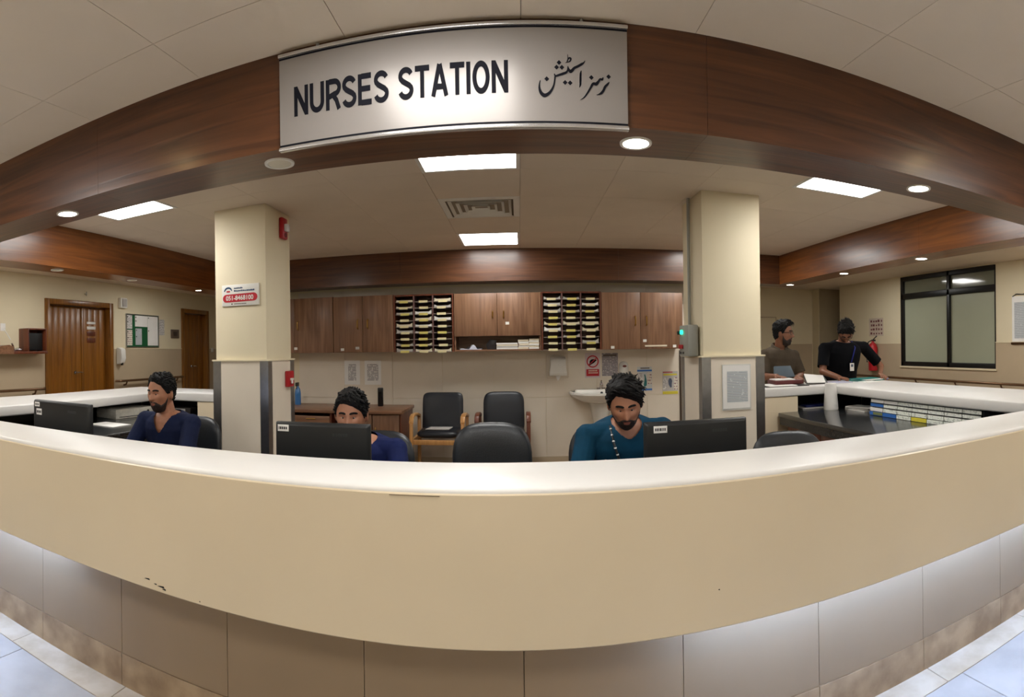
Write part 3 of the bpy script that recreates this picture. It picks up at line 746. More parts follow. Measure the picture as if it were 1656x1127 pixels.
cr.add(top_ + [(p[0], p[1], zs) for p in top_], [(j*m1+i, j*m1+i+1, (j+1)*m1+i+1, (j+1)*m1+i) for j in range(5) for i in range(n)] + [(i, 6*m1+i, 6*m1+i+1, i+1) for i in range(n)] + [(5*m1+i, 5*m1+i+1, 11*m1+i+1, 11*m1+i) for i in range(n)])
tag(cr.build('crumpled_papers', mat('bluish_paper', (206, 210, 226), .7, var=.08, scale=30), smooth=True), 'crumpled bluish white papers at the left end of the open shelf', 'papers')
tag(MB().prism([(-.36, zs), (-.27, zs), (-.26, zs + .10), (-.33, zs + .11), (-.37, zs + .06)], 6.10, 6.16, 'Y').build('plastic_folder', mat('grey_folder', (74, 72, 78), .4), bevel=.004), 'dark grey folder standing at the back of the open shelf', 'folder')

# ---- sheets, posters and dispensers on the back wall
for x0, x1, lab, s_ in ((-2.10, -1.905, 'left of two white sheets taped to the wall above the sideboard', 1), (-1.845, -1.64, 'right of two white sheets taped to the wall above the sideboard', 2)):
    t = thing('wall_sheet', lab, 'notice', ((x0+x1)/2, YW - .001, .94), group='sheets above the sideboard')
    bx('sheet', paper_m, t, -(x1-x0)/2, (x1-x0)/2, -.002, 0, 0, .29)
    bx('print', txt_a, t, -.05 if s_ == 1 else -.07, .05 if s_ == 1 else .07, -.0026, -.002, .05, .25)
t = thing('paper_towel_dispenser', 'white paper towel dispenser on a wall plate with a sheet hanging out', 'dispenser', (.44, YW, 1.0))
bx('back_plate', tilewall_m, t, -.125, .125, -.012, 0, 0, .275, .004)
MB().rings([[(sx*(.10 if z < .1 else .088), y, z) for sx, y in ((-1, -.012), (1, -.012), (1, -dy), (-1, -dy))] for z, dy in ((.03, .10), (.06, .115), (.16, .11), (.22, .09), (.245, .05))]).build('cover', whitepl, t, smooth=True, bevel=.006)
MB().prism([(-.03, .03), (.03, .03), (.012, -.012), (-.006, -.03)], -.075, -.073, 'Y').build('paper_sheet', paper_m, t)
t = thing('no_entry_poster', 'white safety poster with a red prohibition circle and red caption band', 'poster', (.85, YW, .995))
bx('sheet', mat('pinkish_paper', (214, 198, 198), .6), t, -.09, .09, -.003, 0, 0, .29)
rg = [[(q*math.cos(2*PI*i/32), y, .19 + q*math.sin(2*PI*i/32)) for i in range(32)] for q, y in ((.072, -.003), (.072, -.0045), (.058, -.0045), (.058, -.003))]
MB().rings(rg, cap=False).build('red_circle', redink, t)
mbp = MB(); stroke(mbp, [(-.045, -.145, .014), (-.02, -.17, .03), (.01, -.185, .026), (.045, -.21, .01)], -.0042, (1, 0, 0)); stroke(mbp, [(-.03, -.175, .02), (-.01, -.20, .03), (.03, -.205, .02)], -.0044, (1, 0, 0)); mbp.build('hand_pictogram', blackink, t)
mbp = MB(); stroke(mbp, [(-.048, -.148, .010), (.048, -.232, .010)], -.0048, (1, 0, 0)); mbp.build('red_slash', redink, t)
bx('caption_band', redink, t, -.075, .075, -.0045, -.003, .02, .10)
mbp = MB()
for z_ in (.075, .05):
    k = -.05
    while k < .05: q = random.uniform(.008, .016); mbp.box(k, k + q, -.0055, -.0045, z_, z_ + .014); k += q + .005
mbp.build('caption_print', paper_w, t)
t = thing('grey_notice', 'grey printed notice beside the red prohibition poster', 'notice', (1.055, YW, 1.01))
bx('sheet', txt_c, t, -.095, .095, -.003, 0, 0, .27); bx('heading', mat('grey_ink', (96, 84, 76)), t, -.08, .08, -.004, -.003, .235, .255)
t = thing('soap_dispenser', 'white soap dispenser on the back wall above the washbasin', 'dispenser', (1.216, YW, 1.0))
MB().rings([[(.058*s0*math.cos(a), -.075*s0*max(0, math.sin(a)), z) for a in np.linspace(0, PI, 14)] for z, s0 in ((0, .5), (.01, .8), (.04, .95), (.10, 1.), (.15, .9), (.175, .5), (.18, .1))], closed=True).build('body', whitepl, t, smooth='all')
MB().ell((0, -.072, .125), .024, .008, .014).build('red_badge', mat('brown_red', (120, 60, 50), .5), t, smooth='all')
bx('push_bar', greypl, t, -.03, .03, -.08, -.06, .01, .04, .006)
t = thing('hand_hygiene_poster', 'white poster with blue header and footer bands right of the soap dispenser', 'poster', (1.47, YW, .82))
bx('sheet', mat('poster_paper', (206, 208, 206), .6), t, -.09, .09, -.003, 0, 0, .29)
bx('header_band', blueink, t, -.09, .09, -.004, -.003, .235, .255); bx('footer_band', blueink, t, -.09, .09, -.004, -.003, .01, .03)
bx('title_print', mat('grey_ink', (96, 84, 76)), t, -.05, .06, -.004, -.003, .268, .280)
mbp = MB(); stroke(mbp, [(.0, -.20, .012), (.008, -.16, .018), (.01, -.12, .03), (.005, -.075, .04), (-.01, -.06, .01)], -.0042, (1, 0, 0)); mbp.build('hand_pictogram', tealink, t)
bx('side_print', txt_d, t, .03, .085, -.0038, -.003, .08, .22); bx('side_print', txt_a, t, -.085, -.03, -.0038, -.003, .05, .22)
t = thing('waste_sorting_poster', 'white poster with yellow top and bottom bands near the right pillar', 'poster', (1.785, YW, .775))
bx('sheet', paper_g, t, -.095, .095, -.003, 0, 0, .275)
bx('header_band', yellowink, t, -.085, .085, -.004, -.003, .225, .245); bx('footer_band', yellowink, t, -.095, .095, -.004, -.003, 0, .035)
bx('title_print', redink, t, -.09, .03, -.004, -.003, .258, .268)
mbp = MB(); stroke(mbp, [(0, -.19, .02), (0, -.16, .05), (0, -.12, .04), (.01, -.08, .02)], -.0042, (1, 0, 0)); mbp.build('pictogram', mat('slate_ink', (80, 90, 110), .5), t)
bx('side_print', txt_a, t, -.09, -.04, -.0038, -.003, .05, .20); bx('side_print', txt_d, t, .045, .09, -.0038, -.003, .05, .20)

# ---- washbasin
t = thing('washbasin', 'white ceramic washbasin on the back wall behind the seated man in teal', 'washbasin', (.93, YW - .013, 0))
def dshape(w, d, z, n=20): return [(w*math.cos(a), -d*abs(math.sin(a))**.8, z) for a in np.linspace(0, PI, n)]
MB().rings([dshape(.12, .16, .705), dshape(.25, .29, .735), dshape(.335, .39, .785), dshape(.365, .43, .82), dshape(.365, .43, .84), dshape(.345, .41, .845), dshape(.30, .36, .835), dshape(.20, .27, .76), dshape(.10, .16, .73)]).build('basin', ceramic, t, smooth=True)
bx('tap_ledge', ceramic, t, -.30, .30, -.13, 0, .80, .868, .015)
MB().rings([[(a*math.cos(q), -b*abs(math.sin(q)), z) for q in np.linspace(0, PI, 12)] for z, a, b in ((.25, .06, .10), (.50, .09, .15), (.715, .13, .17))]).build('shroud', ceramic, t, smooth=True)
MB().cyl((0, -.09, .865), (0, -.09, .93), .02, .015).tube([(0, -.09, .92), (0, -.13, .94), (0, -.19, .925), (0, -.20, .90)], .011).cyl((-.05, -.09, .868), (.05, -.09, .868), .017).cyl((0, -.08, .93), (0, -.12, .965), .012, .008).build('tap', chrome, t, smooth=True)
MB().cyl((0, -.131, .826), (0, -.137, .826), .016).build('overflow_hole', blackpl, t)

# ================================================================== SIDEBOARD AND CHAIRS AT THE BACK
t = thing('sideboard', 'brown wooden sideboard with drawers and doors against the back wall', 'sideboard', (0, 0, 0))
ZS = .705
bx('top', cabwood_x, t, -3.0, -1.24, 5.60, YW - .013, ZS - .035, ZS, .004)
MB().box(-2.98, -2.96, 5.64, YW - .015, .06, ZS - .035).box(-1.28, -1.26, 5.64, YW - .015, .06, ZS - .035).box(-2.96, -1.28, YW - .03, YW - .015, .06, ZS - .035).box(-2.96, -1.28, 5.66, YW - .03, .06, .08).box(-2.06, -2.04, 5.64, YW - .03, .08, ZS - .035).box(-1.90, -1.88, 5.64, YW - .03, .08, ZS - .035).build('carcass', redwood, t)
bx('plinth', dark_m, t, -2.95, -1.29, 5.70, YW - .03, 0, .06)
for xa, xb in ((-2.96, -2.51), (-2.51, -2.06)):
    for za_, zb_ in ((.09, .30), (.305, .51), (.515, .63)):
        q = bx('drawer', cabwood_x, t, xa + .004, xb - .004, 5.64, 5.66, za_, zb_, .003)
        MB().capsule(((xa+xb)/2 - .05, 5.63, zb_ - .03), ((xa+xb)/2 + .05, 5.63, zb_ - .03), .006, .006).build('handle', brass, q, smooth=True)
for xa, xb, xh in ((-1.875, -1.58, -1.62), (-1.575, -1.265, -1.54)):
    q = bx('door', cabwood, t, xa + .003, xb - .003, 5.64, 5.66, .09, ZS - .045, .003)
    MB().capsule((xh, 5.63, .42), (xh, 5.63, .52), .006, .006).build('handle', brass, q, smooth=True)
t = thing('spray_bottle', 'blue spray bottle on the sideboard just right of the left pillar', 'bottle', (-2.63, 6.08, ZS))
MB().lathe([(.034, 0), (.038, .01), (.038, .14), (.03, .19), (.014, .215), (.014, .23)]).build('bottle_body', mat('blue_liquid', (60, 120, 180), .2, coat=.4), t, smooth=True)
MB().box(-.012, .012, -.05, .02, .225, .27).box(-.006, .006, -.065, -.045, .235, .255).box(-.004, .004, -.045, -.03, .19, .23).build('trigger_head', blackpl, t, bevel=.004)
t = thing('black_flask', 'tall black cylindrical flask on the sideboard', 'flask', (-1.60, 6.10, ZS))
MB().lathe([(.030, 0), (.033, .006), (.033, .17)]).build('flask_body', blackpl2, t, smooth=True); MB().lathe([(.031, .171), (.033, .175), (.033, .205), (.028, .213)]).build('lid', blackpl, t, smooth=True)
t = thing('stapler', 'small black stapler lying on the sideboard behind the seated man', 'stapler', (-1.74, 5.92, ZS), .3)
MB().prism([(-.06, 0), (.06, 0), (.06, .008), (-.06, .008)], -.015, .015, 'Y').build('stapler_base', blackpl, t); MB().prism([(-.06, .009), (-.05, .03), (.06, .055), (.066, .045), (.02, .02)], -.014, .014, 'Y').build('stapler_arm', blackpl, t, bevel=.003)

def visitor_chair(loc, label, kind, rz=0.):
    t = thing('visitor_chair', label, 'chair', loc, rz, 'visitor armchairs against the back wall')
    wd = oak if kind == 0 else redwood
    MB().pad(.46, .44, .09, 5.).build('seat', leather2, t, (0, 0, .46), smooth='all').rotation_euler = (PI/2, 0, 0)
    b = MB().pad(.46, .50, .07, 8. if kind == 0 else 5., curve=-.02).build('backrest', leather2, t, (0, .25, .62), smooth='all'); b.rotation_euler = (-.16, 0, 0)
    for sx in (-1, 1):
        x = sx * .27
        MB().box(x - .018, x + .018, -.25, -.205, 0, .58).build('leg', wd, t, bevel=.008)
        MB().prism([(.20, 0), (.245, 0), (.265, .60), (.22, .60)], x - .018, x + .018, 'X').build('leg', wd, t, bevel=.006)
        MB().rings([[(x + a, y, z + b_) for a, b_ in ((-.024, -.014), (.024, -.014), (.024, .014), (-.024, .014))] for y, z in ((-.235, .585), (-.20, .635), (-.12, .655), (.05, .65), (.24, .61))]).build('armrest', wd, t, bevel=.006)
        bx('side_rail', wd, t, x - .014, x + .014, -.21, .21, .37, .41)
    bx('front_rail', wd, t, -.252, .252, -.235, -.205, .36, .41, .004)
    bx('rear_rail', wd, t, -.252, .252, .205, .23, .36, .41, .004)
    return t
visitor_chair((-.865, 5.80, 0), 'black leather visitor armchair with light oak frame, papers on its seat', 0)
visitor_chair((-.185, 5.86, 0), 'black leather visitor armchair with rounded back, behind the empty swivel chair', 1)
t = tag(MB().prism([(-.13, -.09), (.12, -.10), (.14, .08), (-.10, .09)], 0, .008).build('seat_papers', paper_g, None, (-.87, 5.75, .506), bevel=.001), 'sheaf of grey papers lying on the seat of the oak visitor chair', 'papers')

# ---- swivel chairs
def swivel(loc, label, rz=0., h=.0, tilt=-.1, w=.46, arms=True, m=leather):
    t = thing('swivel_chair', label, 'chair', loc, rz, 'black swivel chairs inside the counter')
    b = MB().pad(w, .50, .085, 3.2, curve=-.035).build('backrest', m, t, (0, .235, .675 + h), smooth='all'); b.rotation_euler = (tilt, 0, 0)
    s_ = MB().pad(.49, .47, .10, 4.).build('seat', m, t, (0, 0, .45 + h), smooth='all'); s_.rotation_euler = (PI/2, 0, 0)
    MB().tube([(0, .08, .39 + h), (0, .23, .40 + h), (0, .27, .47 + h), (0, .27, .66 + h)], .022).build('back_bracket', blackpl, t, smooth=True)
    MB().cyl((0, 0, .10), (0, 0, .40 + h), .027).cyl((0, 0, .07), (0, 0, .12), .045).build('gas_lift', blackpl, t, smooth=True)
    for k in range(5):
        a = 2*PI*k/5 + .3; c, s2 = math.cos(a), math.sin(a)
        MB().tube([(.03*c, .03*s2, .105), (.17*c, .17*s2, .09), (.29*c, .29*s2, .068)], [.024, .02, .015]).build('base_leg', blackpl, t, smooth=True)
        MB().cyl((.29*c - .018*s2, .29*s2 + .018*c, .027), (.29*c + .018*s2, .29*s2 - .018*c, .027), .027).build('caster', blackpl, t, smooth=True)
    if arms:
        for sx in (-1, 1):
            MB().tube([(sx*.22, .05, .42 + h), (sx*.275, .03, .46 + h), (sx*.285, .02, .60 + h)], .014).build('arm_post', blackpl, t, smooth=True)
            a = MB().pad(.06, .24, .03, 4.).build('armrest', blackpl, t, (sx*.285, 0, .615 + h), smooth='all'); a.rotation_euler = (PI/2, 0, 0)
    return t
swivel((-.165, 2.90, 0), 'empty black leather swivel chair in the middle behind the counter', 0, .0, arms=False)
swivel((1.50, 2.72, 0), 'empty black swivel chair below the right pillar, only its backrest top showing', -.3, -.105, arms=False)
swivel((-2.20, 3.02, 0), 'swivel chair under the bearded man in navy scrubs at the left', 0., -.03, w=.44)
swivel((-.84, 2.95, 0), 'swivel chair under the man sitting behind the left-middle monitor', 0., -.06, w=.44)
swivel((.53, 3.0, 0), 'swivel chair under the man in teal scrubs', 0., -.03, w=.50)

# ================================================================== THINGS ON THE WORKTOP
def monitor(loc, w, rz, top, label, stickers, tilt=.06, m=blackpl):
    t = thing('computer_monitor', label, 'monitor', loc, rz, 'monitors on the front worktop')
    H = .30; z0 = top - loc[2] - H
    # the camera sees the rear: screen faces +Y
    mb = MB().rings([[(x*(w/2 - i_), y, z0 + H/2 + z*(H/2 - i_)) for x, z in ((-1,-1),(1,-1),(1,1),(-1,1))] for y, i_ in ((.02, 0.), (-.004, 0.), (-.016, .012))])
    hs = mb.build('housing', m, t, bevel=.005)
    bx('lower_bulge', blackpl2, t, -w/2 + .02, w/2 - .02, -.03, -.01, z0 + .004, z0 + .095, .008)
    bx('screen', mat('screen_glow', (120, 140, 170), .2, emit=((.5, .62, .8), .5)), t, -w/2 + .012, w/2 - .012, .020, .0215, z0 + .015, z0 + H - .012)
    MB().rings([[(x*.045, y*.012 - .02, z) for x, y in ((-1,-1),(1,-1),(1,1),(-1,1))] for z in (.012, z0 + .12)]).build('stand_neck', blackpl, t)
    MB().pad(.24, .18, .024, 4.).build('stand_foot', blackpl, t, (0, -.02, .012), smooth='all').rotation_euler = (PI/2, 0, 0)
    for x_, z_, sw, sh in stickers:
        s_ = bx('sticker', paper_m, t, x_, x_ + sw, -.0178, -.0155, z0 + z_, z0 + z_ + sh, .0006)
        k = x_ + .006; mb = MB()
        while k < x_ + sw - .008: q = random.uniform(.003, .007); mb.box(k, k + q, -.0184, -.0176, z0 + z_ + sh*.3, z0 + z_ + sh*.7); k += q + .003
        mb.build('sticker_print', blackink, s_)
    mb = MB(); k = w/2 - .17
    for q in range(6): mb.box(k + q*.012, k + q*.012 + .009, -.0168, -.0155, z0 + H - .055, z0 + H - .042)
    mb.build('raised_logo', mat('logo_dark', (44, 46, 48), .4), t)
    return t
monitor((-2.27, 2.02, ZD), .50, -.06, 1.085, 'black monitor seen from behind at far left, two white stickers on its corner', [(-.225, .262, .045, .026), (-.21, .215, .05, .036)])
monitor((-.872, 2.28, ZD), .452, 0., 1.028, 'black monitor seen from behind, hiding the lower face of a seated man', [(-.21, .258, .055, .03)])
monitor((.765, 2.28, ZD), .478, 0., 1.022, 'black monitor seen from behind, in front of the man in teal scrubs', [(-.20, .255, .06, .03)])
for x_, lab in ((-.872, 'keyboard under the monitor of the half-hidden seated man'), (.70, 'keyboard in front of the man in teal scrubs'), (-2.25, 'keyboard in front of the bearded man in navy scrubs')):
    t = thing('keyboard', lab, 'keyboard', (x_, 2.375 if x_ > -2 else 2.34, ZD + .0005))
    bx('keyboard_body', blackpl, t, -.21, .21, -.02, .02 if x_ > -2 else .05, 0, .018, .004)
# left worktop
t = thing('desk_phone', 'black desk telephone on the left worktop behind the far-left monitor', 'telephone', (-3.28, 3.05, ZD), .5)
MB().prism([(-.10, 0), (.10, 0), (.10, .03), (-.10, .085)], -.09, .09, 'X').build('phone_base', blackpl, t, bevel=.006)
MB().tube([(-.06, .08, .105), (-.055, .03, .112), (-.055, -.03, .098), (-.06, -.085, .075)], [.026, .018, .018, .026]).build('handset', blackpl2, t, smooth=True)
t = thing('lever_arch_file', 'white lever arch file lying on the left worktop with a black finger hole', 'file', (-3.42, 3.86, ZD), -.12)
bx('file_box', mat('file_board', (206, 202, 190), .6, var=.08, scale=30), t, -.14, .14, -.24, .24, 0, .085, .004)
MB().cyl((.14, .16, .045), (.1425, .16, .045), .016).build('finger_hole', blackpl, t)
bx('spine_line', blackink, t, .1405, .1415, -.2, .2, .012, .018)
tag(MB().prism([(-.15, -.10), (.14, -.11), (.15, .10), (-.14, .10)], 0, .006).build('loose_papers', paper_m, None, (-3.10, 3.30, ZD), bevel=.001), 'white sheets on the left worktop beside the black telephone', 'papers')
t = thing('desk_tray', 'small grey tray with a white label on the rear left worktop', 'tray', (-3.12, 4.38, ZD))  # a low tray with a label on its front
MB().box(-.14, .14, -.08, .08, 0, .06).build('tray_body', dark_m, t, bevel=.006); bx('label', paper_g, t, -.10, .08, -.084, -.0805, .015, .05)
t = thing('mouse', 'white computer mouse beside the bearded man on the worktop', 'mouse', (-2.52, 2.34, ZD))
MB().ell((0, 0, .014), .03, .05, .02).build('mouse_body', whitepl, t, smooth='all')
# right worktop: forms rack with labelled compartments
t = thing('forms_rack', 'long low forms rack with rows of blue, white and yellow labels under the right counter', 'rack', (2.70, 2.40, ZD))
NC, NR = 7, 5; cw = 1.22 / NC; rh = .033
MB().box(.012, .26, 0, 1.22, 0, .004).box(.25, .26, 0, 1.22, .004, NR*rh).box(.04, .26, -.006, 0, 0, NR*rh*.8).box(.04, .26, 1.22, 1.226, 0, NR*rh*.8).build('rack_frame', mat('rack_board', (40, 40, 42), .5), t)
cols = [[txt_e, txt_e, txt_e, txt_e, mat('rack_grey', (150, 150, 140), .5)]] * NC
for c in range(NC):
    for r in range(NR):
        m_ = txt_e
        if r == NR - 1: m_ = MATS['rack_grey']
        if c == NC - 1: m_ = (blueink, paper_m, blueink, paper_m, redink)[r]
        if c == NC - 2: m_ = (blueink, txt_e, txt_e, paper_m, paper_m)[r]
        if c == 3 and r == 0: m_ = yellowink
        if c == 1 and r == 4: m_ = mat('olive_label', (150, 150, 80), .6)
        s_ = bx('tray', mat('rack_tray', (60, 62, 62), .5), t, .012, .25, c*cw + .003, (c+1)*cw - .003, r*rh + .004, r*rh + .008)
        bx('label_strip', m_, s_, .004 + .006*r, .010 + .006*r, c*cw + .004, (c+1)*cw - .004, r*rh + .003, r*rh + .031)
    if c == NC - 1: bx('olive_label', mat('olive_label2', (122, 130, 78), .6), t, .001, .0035, c*cw + .0, c*cw + .12, .008, .030)
t = thing('tissue_roll', 'white tapered roll standing on the granite at the back right inner corner', 'paper roll', (2.66, 4.14, ZD))  # a tapered tissue roll standing on end
MB().lathe([(.066, 0), (.068, .01), (.060, .12), (.052, .235), (.046, .238), (.044, .225)], 28).build('roll_body', paper_m, t, smooth=True)
t = thing('blue_folder', 'blue folder with white sheets on the granite under the back right counter', 'folder', (2.62, 4.40, ZD))
MB().prism([(-.15, -.08), (.14, -.10), (.16, .08), (-.12, .10)], 0, .008).build('sheets', paper_m, t); MB().prism([(-.10, -.06), (.15, -.07), (.16, .07), (-.09, .08)], .009, .026).build('cover', mat('navy_cover', (30, 44, 120), .5), t, bevel=.003)
t = thing('stacked_forms', 'untidy white forms lying beside the label rack on the granite', 'papers', (2.83, 3.92, ZD))
for k in range(3): MB().prism([(-.06, -.14), (.07, -.15), (.09, .13), (-.07, .14)], k*.012, k*.012 + .009).build('sheet', paper_m if k != 1 else paper_g, t, (k*.012, 0, 0)).rotation_euler = (0, 0, .15*k)

# ---- things on the back right counter
t = thing('teal_folder', 'teal folder open on the counter in front of the man in black', 'folder', (3.30, 4.47, CT), .15)
MB().prism([(-.16, -.11), (.16, -.11), (.16, .11), (-.16, .11)], 0, .010).build('cover', mat('teal_cover', (20, 120, 116), .5), t, bevel=.002); MB().prism([(-.12, -.13), (.13, -.12), (.12, .08), (-.13, .07)], .0105, .016).build('sheet', paper_m, t); MB().prism([(-.14, -.07), (.15, -.06), (.15, .10), (-.14, .10)], .0165, .024).build('inner_cover', mat('teal_cover', (20, 120, 116)), t)
tag(MB().prism([(-.14, -.10), (.13, -.11), (.14, .10), (-.13, .09)], 0, .006).build('form_sheets', mat('lilac_paper', (190, 190, 214), .6), None, (2.92, 4.45, CT), bevel=.001), 'pale lilac sheets on the counter left of the teal folder', 'papers')
t = thing('clipboard', 'dark clipboard with white sheet on the counter in front of the man in olive', 'clipboard', (2.30, 4.40, CT), -.1)
MB().prism([(-.20, -.12), (.22, -.12), (.22, .12), (-.20, .12)], 0, .006).build('board', blackpl, t); MB().prism([(-.17, -.135), (.10, -.13), (.12, .10), (-.16, .10)], .0062, .010).build('sheet', paper_m, t)
t = thing('open_record_book', 'open white record sheet tilted up in the hand of the man in olive', 'papers', (2.69, 4.47, CT + .008))
MB().rings([[(-.14, -.10, .004), (.05, -.12, .0), (.13, .06, .055), (-.06, .10, .075)], [(-.14, -.10, .012), (.05, -.12, .008), (.13, .06, .063), (-.06, .10, .083)]]).build('sheet', paper_m, t)
MB().rings([[(-.16, -.115, .0), (.07, -.135, -.004), (.14, .05, .048), (-.07, .10, .068)], [(-.16, -.115, .003), (.07, -.135, -.001), (.14, .05, .051), (-.07, .10, .071)]]).build('cover', blackpl, t)
t = thing('grey_blue_file', 'grey blue file held upright by the man in olive against his chest', 'file', (2.50, 4.70, 1.03))
MB().prism([(-.13, 0), (.10, .0), (.07, .115), (-.11, .115)], -.012, .012, 'Y').build('cover', mat('greyblue_cover', (84, 100, 112), .5), t, bevel=.003).rotation_euler = (-.35, 0, 0)
t = thing('maroon_register', 'maroon register with a white page resting on the counter under his hands', 'book', (2.36, 4.50, CT + .012))
MB().prism([(-.13, -.10), (.16, -.11), (.16, .09), (-.11, .10)], 0, .035).build('cover', mat('maroon_cover', (92, 36, 36), .5), t, bevel=.003); MB().prism([(-.12, -.06), (.08, -.09), (.12, .07), (-.09, .09)], .0355, .045).build('page', paper_m, t).rotation_euler = (0, 0, .1)
tag(MB().capsule((3.52, 4.40, CT + .006), (3.60, 4.48, CT + .006), .005, .004).build('blue_pen', blueink, smooth=True), 'blue pen lying on the counter right of the teal folder', 'pen')
tag(MB().prism([(-.10, -.08), (.10, -.07), (.09, .08), (-.09, .07)], 0, .005).build('small_sheet', paper_m, None, (3.56, 4.62, CT) if False else (3.20, 4.28, CT), bevel=.001), 'small white sheet at the counter edge in front of the teal folder', 'papers')

# ================================================================== SIDE WALL FITTINGS
t = thing('intercom_shelf', 'brown wooden wall shelf box with dark screen at the far left wall', 'wall shelf', (XL, 4.10, 1.36))
MB().box(0, .22, -.05, .60, 0, .035).box(0, .20, .28, .30, .035, .335).box(0, .20, .58, .60, .035, .335).box(0, .20, .30, .58, .315, .335).box(0, .012, .30, .58, .035, .315).build('box', redwood, t, bevel=.004)
bx('speaker_screen', blackpl, t, .13, .15, .335, .565, .05, .275, .004)
MB().rings([[(x, y, z) for x in (0., .24)] + [(x, y, .0) for x in (.24, 0.)] for y, z in ((-.30, .03), (-.18, .10), (-.05, .115), (.02, .09))]).build('curved_cover', cabwood_x, t)
MB().tube([(.12, .12, .03), (.14, .08, .10), (.17, .04, .13)], .012).ell((.12, .18, .055), .06, .05, .03).build('handset', chrome, t, smooth=True)
bx('paper', paper_m, t, .002, .006, -.02, .06, .30, .40)
MB().tube([(.05, .0, .33), (.09, .03, .25), (.12, .06, .18)], .006).build('cable', whitepl, t, smooth=True)
t = thing('emergency_light', 'small white emergency light high on the left wall beside the double door', 'wall light', (XL, 6.34, 2.07))
bx('housing', whitepl, t, 0, .06, 0, .16, 0, .16, .01); bx('lens', paper_g, t, .06, .075, .03, .13, .02, .14, .006)
t = thing('wall_soap_dispenser', 'white soap dispenser on the left wall just right of the double door', 'dispenser', (XL + .012, 6.33, 1.18))
MB().prism([(0, 0), (.08, .02), (.11, .10), (.10, .24), (.04, .265), (0, .265)], -.055, .055, 'Y').build('body', whitepl, t, bevel=.012); bx('nozzle', blackpl, t, .05, .085, -.015, .015, -.01, .03, .004)
t = thing('notice_board', 'framed green notice board on the left wall between the two doors', 'notice board', (XL, 6.93, 1.45))
bx('felt', greenink, t, 0, .012, -.41, .41, .012, .528)
mb = MB().box(0, .022, -.42, .42, 0, .014).box(0, .022, -.42, .42, .526, .54).box(0, .022, -.42, -.406, .014, .526).box(0, .022, .406, .42, .014, .526); mb.build('frame', steel, t)
for ya_, yb_, za_, zb_, m_, lab in ((-.40, -.27, .30, .52, txt_a, 'upper left printed sheet pinned on the green notice board'), (-.40, -.27, .03, .28, txt_d, 'lower left printed sheet pinned on the green notice board'), (-.20, .12, .34, .52, paper_m, 'wide white sheet pinned at the top of the green notice board'), (-.19, -.03, .04, .31, txt_b, 'single white sheet framed in green on the notice board'), (.125, .40, .03, .52, paper_m, 'tall white sheet at the right side of the green notice board')):
    q = thing('pinned_sheet', lab, 'notice', (XL + .0125, 6.93, 1.45), group='sheets on the notice board')
    bx('sheet', m_, q, 0, .002, ya_, yb_, za_, zb_)
    for zz in ((za_ + zb_)/2, zb_ - .03): MB().cyl((.002, ya_ + .02, zz), (.007, ya_ + .02, zz), .010, n=10).build('pin', blackpl, q)
tag(bx('wall_notice', txt_a, None, XL, XL + .003, 7.38, 7.53, 1.66, 1.93), 'small pale sheet on the left wall right of the green notice board', 'notice')
t = thing('wall_plaque', 'grey square wall plaque left of the single door', 'plaque', (XL, 7.83, 1.615))  # a plain square plaque with a dark inset
bx('plate', mat('plaque_grey', (112, 96, 84), .4, .3), t, 0, .018, -.12, .12, 0, .155, .006); bx('inset', mat('plaque_dark', (66, 56, 50), .4), t, .018, .022, -.06, .06, .04, .115, .003)
t = thing('light_switch', 'white light switch right of the single door on left wall', 'switch', (XL, 9.0, 1.36)); bx('plate', whitepl, t, .019, .028, 0, .085, 0, .085, .003); bx('rocker', whitepl, t, .028, .033, .025, .06, .02, .065, .002)
t = thing('wall_hook', 'small hook on the left wall above the double door', 'hook', (XL, 5.62, 2.24)); MB().cyl((0, 0, 0), (.03, 0, 0), .008).cyl((.026, 0, -.03), (.026, 0, .03), .007).build('hook_body', greypl, t, smooth=True)
def handrail(x, sgn, y0, y1, z, label):
    t = thing('handrail', label, 'handrail', (x, y0, z)); L = y1 - y0
    MB().tube([(sgn*.018, 0, 0), (sgn*.07, .03, .0), (sgn*.085, .09, 0)] + [(sgn*.085, L*k/8, 0) for k in range(1, 8)] + [(sgn*.085, L - .09, 0), (sgn*.07, L - .03, 0), (sgn*.018, L, 0)], .019, 12).build('rail', mat('bronze_rail', (120, 90, 64), .25, .6), t, smooth=True)
    n = max(2, int(L / .75))
    for k in range(n):
        y = .2 + (L - .4) * k / (n - 1)
        MB().tube([(sgn*.013, y, -.07), (sgn*.06, y, -.06), (sgn*.085, y, -.015)], .013, 10).build('bracket', mat('bronze_dark', (90, 62, 40), .3, .5), t, smooth=True)
handrail(XL, 1, 1.0, 4.80, .885, 'bronze handrail on the left wall in front of the double door')
handrail(XL, 1, 6.24, 8.0, .925, 'bronze handrail on the left wall between the two doors')
handrail(XR, -1, 1.0, 8.3, .79, 'long bronze handrail below the window on the right wall')
t = thing('instruction_chart', 'small pictogram chart on the right wall above the fire extinguisher', 'poster', (XR, 7.47, 1.48))
bx('sheet', mat('chart_paper', (206, 190, 172), .6), t, -.003, 0, -.20, .20, 0, .31)
mb = MB()
for r in range(4):
    for c in range(5):
        mb.box(-.004, -.003, -.17 + c*.07, -.17 + c*.07 + random.uniform(.03, .055), .03 + r*.07, .03 + r*.07 + random.uniform(.025, .045))
tag(mb.build('pictograms', mat('chart_ink', (110, 56, 60), .6), t), kind='stuff')
t = thing('fire_extinguisher', 'red fire extinguisher hung on the right wall behind the man in black', 'extinguisher', (XR - .10, 7.44, .88))
MB().lathe([(.02, 0), (.075, .01), (.08, .03), (.08, .40), (.06, .46), (.025, .49), (.02, .52)]).build('cylinder', redpl, t, smooth=True)
bx('label', paper_g, t, -.083, -.078, -.05, .05, .18, .34); bx('label_print', tealink, t, -.085, -.083, -.04, .04, .20, .26)
